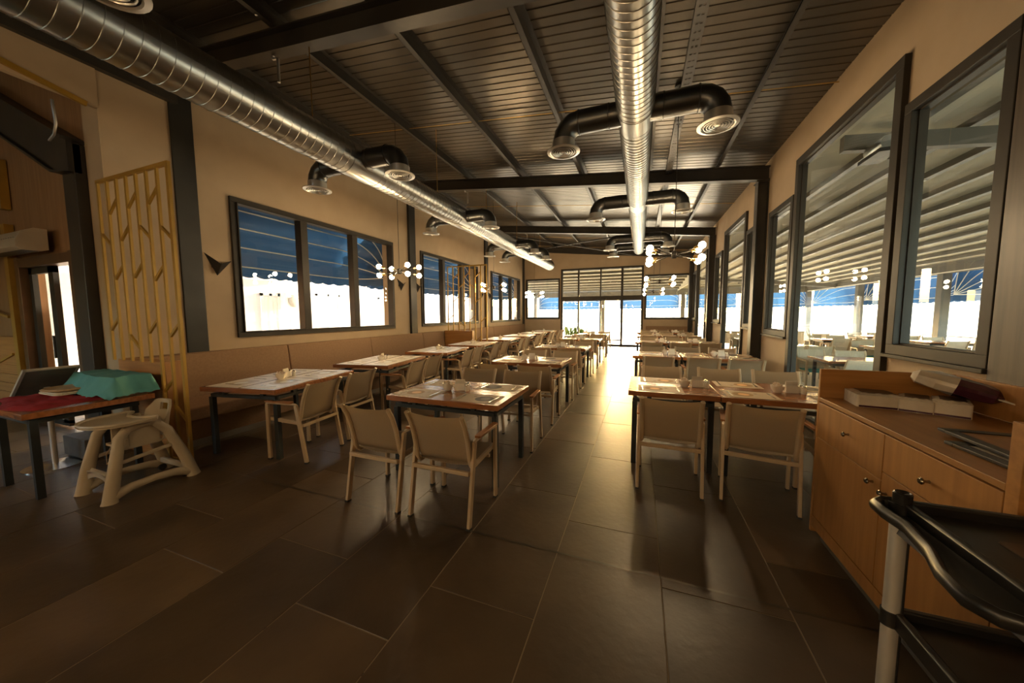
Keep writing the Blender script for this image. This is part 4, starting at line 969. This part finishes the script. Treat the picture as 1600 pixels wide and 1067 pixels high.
# ------------------------------------------------------------------ outside: ground, terrace, pergola
tag(MB().box(-60, 70, -30, 120, -.6, -.32).build('ground', GROUND, smooth=False), 'pale dry ground outside beyond the terrace', 'ground', kind='structure')
tag(MB().box(XR+.14, 9.6, -3.0, 26, -.32, -.06).box(-9.5, XR+.14, YB+.2, 26, -.32, -.06).build('terrace_floor', PAVE, smooth=False), 'sunlit pale terrace floor outside the right windows', 'terrace', kind='structure')
tag(MB().box(-12.55, XL-.30, 2.28, 26, -.32, -.10).build('side_path', PAVE, smooth=False), 'pale paved path outside the left windows', 'path', kind='structure')
def pz(x): return 4.0-.1*x
RAFY = 5.45
pf = thing('pergola', (0, 0, 0), 'taupe fabric pergola roof with dark ribs over the right terrace', 'pergola')
xs = [2.5*0+2.5/(r+.1) for r in ()]
ribs = [3.43+.567*i for i in range(11)]
prev = XR+.10
nodes = [XR+.12]+ribs+[9.65]
for i in range(len(nodes)-1):
    a, b = nodes[i], nodes[i+1]
    if i == 0: a0 = a
    def fab(u, v, a=a, b=b): 
        x = a+(b-a)*u; return (x, -3+28*v, pz(x)-.035*sin(pi*u)+.015)
    MB().slab(fab, 6, 1, (0, 0, .004)).build('fabric_panel', PERG, pf)
for i, x in enumerate([2.86]+ribs):
    r_ = MB().box(x-.045, x+.045, -3, 25, pz(x)-.10, pz(x)-.012).build('rib', RIB, pf, smooth=False)
    if i % 2 == 0:
        mb = MB(); y = .6+(i % 4)*.7
        while y < 24: mb.box(x-.02, x+.02, y, y+.42, pz(x)-.108, pz(x)-.099); y += 2.6
        mb.build('led_strip', AWNBAR, r_, smooth=False)
for y in (RAFY, 21.7):
    x0, x1 = XR+.15, 9.2
    MB().add([(x0,y-.05,pz(x0)-.33),(x1,y-.05,pz(x1)-.33),(x1,y+.05,pz(x1)-.33),(x0,y+.05,pz(x0)-.33),(x0,y-.05,pz(x0)-.15),(x1,y-.05,pz(x1)-.15),(x1,y+.05,pz(x1)-.15),(x0,y+.05,pz(x0)-.15)], [(0,3,2,1),(4,5,6,7),(0,1,5,4),(1,2,6,5),(2,3,7,6),(3,0,4,7)]).build('rafter', RIB, pf, smooth=False)
MB().box(9.12, 9.30, -3, 25.2, 2.74, 3.13).build('eave_beam', RIB, pf, smooth=False)
MB().box(9.09, 9.115, -3, 25.2, 3.08, 3.11).box(9.09, 9.115, -3, 25.2, 2.755, 2.785).build('eave_trim', AWNBAR, pf, smooth=False)
for y in (-2.5, 1.75, 6.3, 10.85, 15.4, 19.95, 24.9):
    MB().box(9.12, 9.34, y-.12, y+.12, -.06, 2.74).build('post', RIB, pf, smooth=False)
mo = thing('awning_motor', (2.50, 5.22, 3.36), 'grey tubular pergola motor bracket seen through the tall window', 'motor')
MB().lathe([(.0001, -.16), (.075, -.16), (.08, -.14), (.08, .14), (.075, .16), (.0001, .16)], 18, Matrix.Rotation(pi/2, 4, 'X')).build('motor_housing', GALV, mo); MB().box(-.10, .10, -.2, .2, -.11, -.07).box(.1, .17, -.06, .06, -.12, 0).build('bracket', BLACKM, mo, smooth=False)
MB().tube([(0.02, .16, -.02), (0.02, .3, -.02), (0.02, .34, .1)], .012, 8).build('cable', BLACKM, mo)
# back pergola (beyond the far wall)
pb = thing('pergola', (0, 0, 0), 'taupe fabric pergola roof with dark ribs beyond the far doors', 'pergola')
def pzb(y): return 3.78-.085*(y-16.8)
ys_ = [17.2+.95*i for i in range(8)]
MB().slab(lambda u, v: (-7.5+9.75*u, 16.8+7.9*v, pzb(16.8+7.9*v)), 1, 8, (0, 0, .004)).build('fabric_panel', PERG, pb)
MB().add([(2.25, 16.72, 3.0), (2.25, 24.9, 3.0), (2.25, 24.9, 3.84), (2.25, 16.72, 3.84), (2.29, 16.72, 3.0), (2.29, 24.9, 3.0), (2.29, 24.9, 3.84), (2.29, 16.72, 3.84)], [(0,3,2,1),(4,5,6,7),(0,1,5,4),(1,2,6,5),(2,3,7,6),(3,0,4,7)]).build('sun_block_panel', PERG, pb, smooth=False)  # panel added to stop low sun leaking between the two fabric roofs
for y in ys_: MB().box(-7.5, 2.25, y-.06, y+.06, pzb(y)-.12, pzb(y)-.012).build('rib', RIB, pb, smooth=False)
MB().box(2.3, 9.6, 24.93, 24.97, 3.05, 3.72).build('end_panel', PERG, pb, smooth=False)
MB().box(-7.5, 9.3, 24.75, 24.95, 2.72, 3.12).build('eave_beam', RIB, pb, smooth=False)
for x in (-7.4, -2.45, 2.6, 6.0): MB().box(x-.12, x+.12, 24.73, 24.97, -.06, 2.72).build('post', RIB, pb, smooth=False)
# ------------------------------------------------------------------ basket awnings
def awning(o, dir_, along, W, R, label, tmin=0, tmax=75, nb=4, hubz=0):
    """o: origin at one hub (world), dir_: outward unit (x,y), along: unit along wall"""
    t = thing('awning', o, label, 'awning', 'blue scalloped awnings')
    d = Vector((dir_[0], dir_[1], 0)); al = Vector((along[0], along[1], 0)); up = Vector((0, 0, 1))
    rc = R*.55; path = []
    path.append((0, 0))
    for i in range(9):
        a = i/8*pi/2
        path.append((rc-rc*cos(a), R-rc+rc*sin(a)))
    for i in range(8, -1, -1):
        a = i/8*pi/2
        path.append((W-rc+rc*cos(a), R-rc+rc*sin(a)))
    path.append((W, 0))
    path = [path[0]]+[(max(.0, p[0]), p[1]) for p in path[1:-1]]+[path[-1]]
    def P(p, th, k=1): return al*p[0]+(d*cos(th)+up*sin(th))*p[1]*k
    th = [radians(tmin+(tmax-tmin)*i/nb) for i in range(nb+1)]
    n = len(path); na = nb*3
    mb = MB(); v = []; 
    for i in range(na+1):
        a = th[0]+(th[-1]-th[0])*i/na
        sag = 1-.025*abs(sin(i*pi/3))
        v += [P(p, a, 1.012*sag) for p in path]
    mb.add(v, [(i*n+j, (i+1)*n+j, (i+1)*n+j+1, i*n+j+1) for i in range(na) for j in range(n-1)]); mb.build('canopy', AWN, t)
    for a in th: MB().tube([P(p, a, .99) for p in path], .013, 6).build('bar', AWNBAR, t)
    # valance with scalloped lower edge, hung from the lowest bar
    m_ = 40 if W < 5 else 56; v = []
    base = [P(p, th[0], 1.01) for p in path]
    ln = [0]
    for i in range(1, n): ln.append(ln[-1]+(base[i]-base[i-1]).length)
    k_ = m_*4
    for i in range(k_+1):
        s_ = ln[-1]*i/k_; j = max(q for q in range(n-1) if ln[q] <= s_+1e-6); fr = (s_-ln[j])/max(1e-6, ln[j+1]-ln[j]); c = base[j].lerp(base[j+1], fr)
        v += [c, c-up*(.16+.035*abs(sin(pi*i/8)))]
    MB().add(v, [(2*i, 2*i+1, 2*i+3, 2*i+2) for i in range(k_)]).build('valance', AWN, t)
    return t
for i, (a, b) in enumerate(LW):
    awning((XL-.31, (2.75, 7.05, 11.75)[i], 2.42), (-1, 0), (0, 1), (4.2, 4.6, 4.6)[i], 1.15, 'blue scalloped awning outside the %s left window' % ORD[i], tmin=0, tmax=88, nb=5)
for i, (a, b, tm) in enumerate(((1.95, 6.1, 62), (6.5, 10.65, 62), (11.05, 15.2, 62), (15.6, 19.75, 62), (20.15, 24.7, 62))):
    awning((9.36, a, 2.06), (1, 0), (0, 1), b-a, 1.35, 'blue scalloped awning at the terrace edge, %s bay from the camera' % ORD[i], tmin=0, tmax=86, nb=5)
for i, (a, b) in enumerate(((-7.2, -2.75), (-1.35, 2.4), (2.8, 9.2))):
    awning((a, 24.98, 2.05), (0, 1), (1, 0), b-a, 1.35, 'blue scalloped awning beyond the far doors, %s from the left' % ORD[i], tmin=0, tmax=86, nb=5)
# railings
def railing(p, q, label, zt=.72):
    r = thing('railing', p, label, 'railing'); v = Vector(q)-Vector(p); n = int(v.length/2.2)+1
    MB().tube([(0, 0, zt), tuple(Vector((v.x, v.y, zt)))], .022, 8).tube([(0, 0, zt*.6), (v.x, v.y, zt*.6)], .012, 6).tube([(0, 0, zt*.25), (v.x, v.y, zt*.25)], .012, 6).build('rail', mat('railing_metal', (.70, .69, .66), .35, metal=.6, col2=(.64, .63, .6), scale=6), r)
    for i in range(n+1): MB().tube([(v.x*i/n, v.y*i/n, -.08), (v.x*i/n, v.y*i/n, zt)], .02, 8).build('baluster', MATS['railing_metal'], r)
railing((9.5, -2, 0), (9.5, 24.8, 0), 'metal railing along the outer edge of the right terrace')
railing((-7.2, 25.0, 0), (9.2, 25.0, 0), 'metal railing beyond the far glazed doors')
railing((-10.2, 3.6, 0), (-6.3, 3.6, 0), 'white metal railing outside the entrance door', .95)
# ------------------------------------------------------------------ terrace furniture
def tchair(label):
    t = thing('terrace_chair', (0, 0, 0), label, 'chair', 'terrace chairs beyond the right windows')
    mb = MB()
    for s in (-1, 1):
        x = s*.245; mb.bar((x, .22, 0), (x, .22, .64), .03, .04); mb.bar((x, -.245, 0), (x, -.145, .64), .03, .04); mb.bar((x, -.16, .645), (x, .235, .645), .045, .025)
        mb.tube([(s*.222, a, b) for a, b in ((-.06, .418), (-.15, .414), (-.188, .53), (-.245, .73), (-.29, .83))], .02, 6)
        mb.bar((s*.222, -.14, .405), (s*.222, .235, .432), .022, .034)
    mb.build('frame', CHAIRF, t, smooth=False)
    MB().slab(lambda u, v: ((2*u-1)*.21, -.15-.13*v-.02*(1-(2*u-1)**2), .43+.39*v), 4, 4, (0, .01, 0)).build('backrest', mat('pale_sling', (.55, .47, .35), .7, col2=(.5, .43, .32), scale=60), t)
    MB().slab(lambda u, v: ((2*u-1)*.21, -.14+.375*v, .43-.01*sin(pi*u)), 4, 4, (0, 0, .03)).build('seat_cushion', TEAL, t)
    return t
tc0 = None; tt0 = None; k = 0
for col_, x in enumerate((3.55, 5.75, 7.9)):
    for row_, y in enumerate((4.9, 7.6, 10.3, 13.0, 15.7)):
        yy = y+.4*(col_ % 2); nm = '%s column out from the window, %s table from the camera' % (ORD[col_], ORD[row_])
        lab = 'wooden terrace table, '+nm
        if tt0 is None:
            tt0 = thing('terrace_table', (x, yy, -.06), lab, 'table', 'terrace tables beyond the right windows')
            MB().box(-.55, .55, -.4, .4, .715, .75).build('tabletop', WOODT, tt0, smooth=False)
            MB().box(-.48, -.44, -.34, .34, .66, .7).box(.44, .48, -.34, .34, .66, .7).box(-.46, .46, -.34, -.31, .66, .715).box(-.46, .46, .31, .34, .66, .715).build('steel_frame', TABSTEEL, tt0, smooth=False)
            for a in (-.46, .46):
                for b in (-.32, .32): MB().box(a-.022, a+.022, b-.022, b+.022, 0, .66).build('leg', TABSTEEL, tt0, smooth=False)
        else: dup(tt0, (x, yy, -.06), 0, lab)
        for sd, dy, a in (('near', -.62, 0), ('far', .62, pi)):
            for lr, dx in (('left', -.28), ('right', .28)):
                lab = 'pale terrace chair, %s %s seat, %s' % (sd, lr, nm.replace(' out from the window', '').replace(' from the camera', ''))
                if tc0 is None: tc0 = tchair(lab); tc0.location = (x+dx, yy+dy, -.06)
                else: dup(tc0, (x+dx+random.uniform(-.05, .05), yy+dy+random.uniform(-.06, .06), -.06), a+random.uniform(-.2, .2), lab)
nb_ = thing('napkin_holder', (3.30, 4.85, .69), 'white napkin holder on the nearest terrace table', 'napkin holder')
MB().tube([(-.09, 0, .0), (-.085, 0, .06), (-.04, 0, .105), (.04, 0, .105), (.085, 0, .06), (.09, 0, 0)], .05, 10, sq=(.9, .35)).build('holder', CERAMIC, nb_); MB().box(-.06, .06, -.03, .03, .002, .085).build('napkin_stack', PAPER, nb_, smooth=False)
# ------------------------------------------------------------------ buildings, entrance outside, car, hills
bd = thing('neighbour_building', (-12.6, 0, -.3), 'pale grey neighbouring building seen through the left windows', 'building')
MB().box(-4, 0, -4, 26, 0, 6.5).build('wall', GREYW, bd, smooth=False)
MB().box(-.1, .9, 6.9, 9.6, 3.05, 3.3).box(-.1, .9, -1.5, 4.6, 3.2, 3.45).build('balcony_slab', WHITEW, bd, smooth=False)
MB().box(-.05, .02, 9.3, 26, 0, 6.5).build('wall', WHITEW, bd, smooth=False)
for y0, y1, z0, z1 in ((5.0, 7.0, .9, 2.75), (8.2, 8.9, .3, 2.6), (10.4, 11.6, .9, 2.7), (14, 16, .9, 2.7), (1.6, 2.9, 1.4, 2.9)):
    f_ = MB().box(-.02, .05, y0, y1, z0, z0+.09).box(-.02, .05, y0, y1, z1-.09, z1).box(-.02, .05, y0, y0+.09, z0, z1).box(-.02, .05, y1-.09, y1, z0, z1).box(-.02, .05, (y0+y1)/2-.05, (y0+y1)/2+.05, z0, z1).build('window', WHITEW, bd, smooth=False)
    MB().box(-.03, .003, y0+.05, y1-.05, z0+.05, z1-.05).build('pane', mat('far_pane', (.42, .47, .52), .12, col2=(.5, .54, .58), scale=2), f_, smooth=False)
    MB().slab(lambda u, v: (.012+.012*sin(u*26*(y1-y0)), y0+.1+(y1-y0-.2)*u, z0+.1+(z1-z0-.2)*v), 40, 1, (.003, 0, 0)).build('curtain', WHITEW, f_)
acu = thing('air_conditioner', (-12.42, 8.9, 1.75), 'white outdoor air conditioner box on the neighbouring building', 'air conditioner')
MB().box(-.18, .15, 0, .85, 0, .6).build('casing', WHITEW, acu, bevel=.02); MB().lathe([(.22, 0), (.24, .012), (.20, .02), (.0001, .012)], 24, Matrix.Translation((.15, .33, .3)) @ Matrix.Rotation(pi/2, 4, 'Y')).build('fan_grille', mat('grey_grille', (.35, .36, .37), .5, col2=(.3, .31, .32), scale=10), acu)
# covered scooter outside the entrance
sc_ = MB().slab(lambda u, v: (-8.6+1.7*u, 4.1+.7*v, -.1+1.05*(sin(pi*u)**.6)*(sin(pi*v)**.5)*(1-.35*u)), 20, 12, (0, 0, .01)).build('covered_scooter', RUBBER)
tag(sc_, 'black covered scooter parked outside the entrance door railing', 'scooter')
stc = thing('stanchion', (-7.55, 2.62, -.1), 'chrome stanchion post with red rope outside the entrance', 'stanchion')
MB().lathe([(.0001, 0), (.16, 0), (.15, .02), (.03, .04), (.026, .06), (.026, .98), (.034, .99), (.034, 1.03), (.0001, 1.04)], 20).build('post', CHROME, stc)
MB().tube([(.03, 0, .92), (.14, .0, .90)], .012, 8).build('rope_clip', BRASS, stc); MB().tube([(.14, 0, .90), (.35, .02, .83), (.6, .03, .80), (.9, .04, .86)], .022, 10).build('rope', REDCLOTH, stc)
# parked car
car = thing('car', (14.5, 17.5, -.32), 'pale silver parked car beyond the terrace railing', 'car'); car.rotation_euler = (0, 0, .3)
CARP = mat('car_paint', (.62, .64, .66), .2, metal=.5, col2=(.6, .62, .64), scale=3); CARG = mat('car_glass', (.10, .14, .18), .08, col2=(.12, .16, .2), scale=2)
mb = MB(); side = [(-2.1, .25), (-2.15, .62), (-1.95, .86), (-1.0, .95), (.9, .95), (1.95, .80), (2.15, .55), (2.1, .25)]
prx(side, -.86, .86, mb); mb.build('body', CARP, car, bevel=.08)
mb = MB(); prx([(-1.35, .94), (-.75, 1.42), (.45, 1.44), (1.15, .94)], -.74, .74, mb); mb.build('cabin', CARG, car, bevel=.06)
MB().box(-.78, .50, -.70, .70, 1.40, 1.46).build('roof', CARP, car, bevel=.03)
for x in (-1.35, 1.35):
    for y in (-.8, .8): MB().lathe([(.0001, -.1), (.31, -.1), (.33, -.06), (.33, .06), (.31, .1), (.0001, .1)], 20, Matrix.Translation((x, y, .33)) @ Matrix.Rotation(pi/2, 4, 'X')).build('wheel', RUBBER, car)
hl = MB().slab(lambda u, v: (-60+150*u, 70+40*v, -.5+3.5*sin(pi*v*.5)*(1+.35*sin(9*u)+.2*sin(23*u))), 50, 8, (0, 0, -.5)).slab(lambda u, v: (45+30*v, -30+140*u, -.5+4*sin(pi*v*.5)*(1+.35*sin(8*u)+.2*sin(21*u))), 50, 8, (0, 0, -.5)).build('hillside', GROUND)
tag(hl, 'hazy dry hillside on the horizon beyond the terrace', 'hill', kind='structure')
# planter with plants by the far doors
pln = thing('planter', (-3.2, 18.2, -.06), 'green leafy plants in a planter outside the far doors', 'planter')
MB().box(-.6, .6, -.2, .2, 0, .4).build('trough', BOXG, pln, smooth=False, bevel=.01)
mb = MB(); rd = random.Random(5)
for i in range(140):
    a = rd.random()*6.28; l = .2+rd.random()*.45; b = Vector((rd.uniform(-.55, .55), rd.uniform(-.15, .15), .38)); t_ = b+Vector((cos(a)*l*.5, sin(a)*l*.4, l)); sd = Vector((-sin(a), cos(a), 0))*.035; m_ = b.lerp(t_, .6)
    mb.add([b, m_+sd, t_, m_-sd], [(0, 1, 2, 3)])
q = mb.build('leaves', FOLI, pln, smooth=False); q['kind'] = 'stuff'
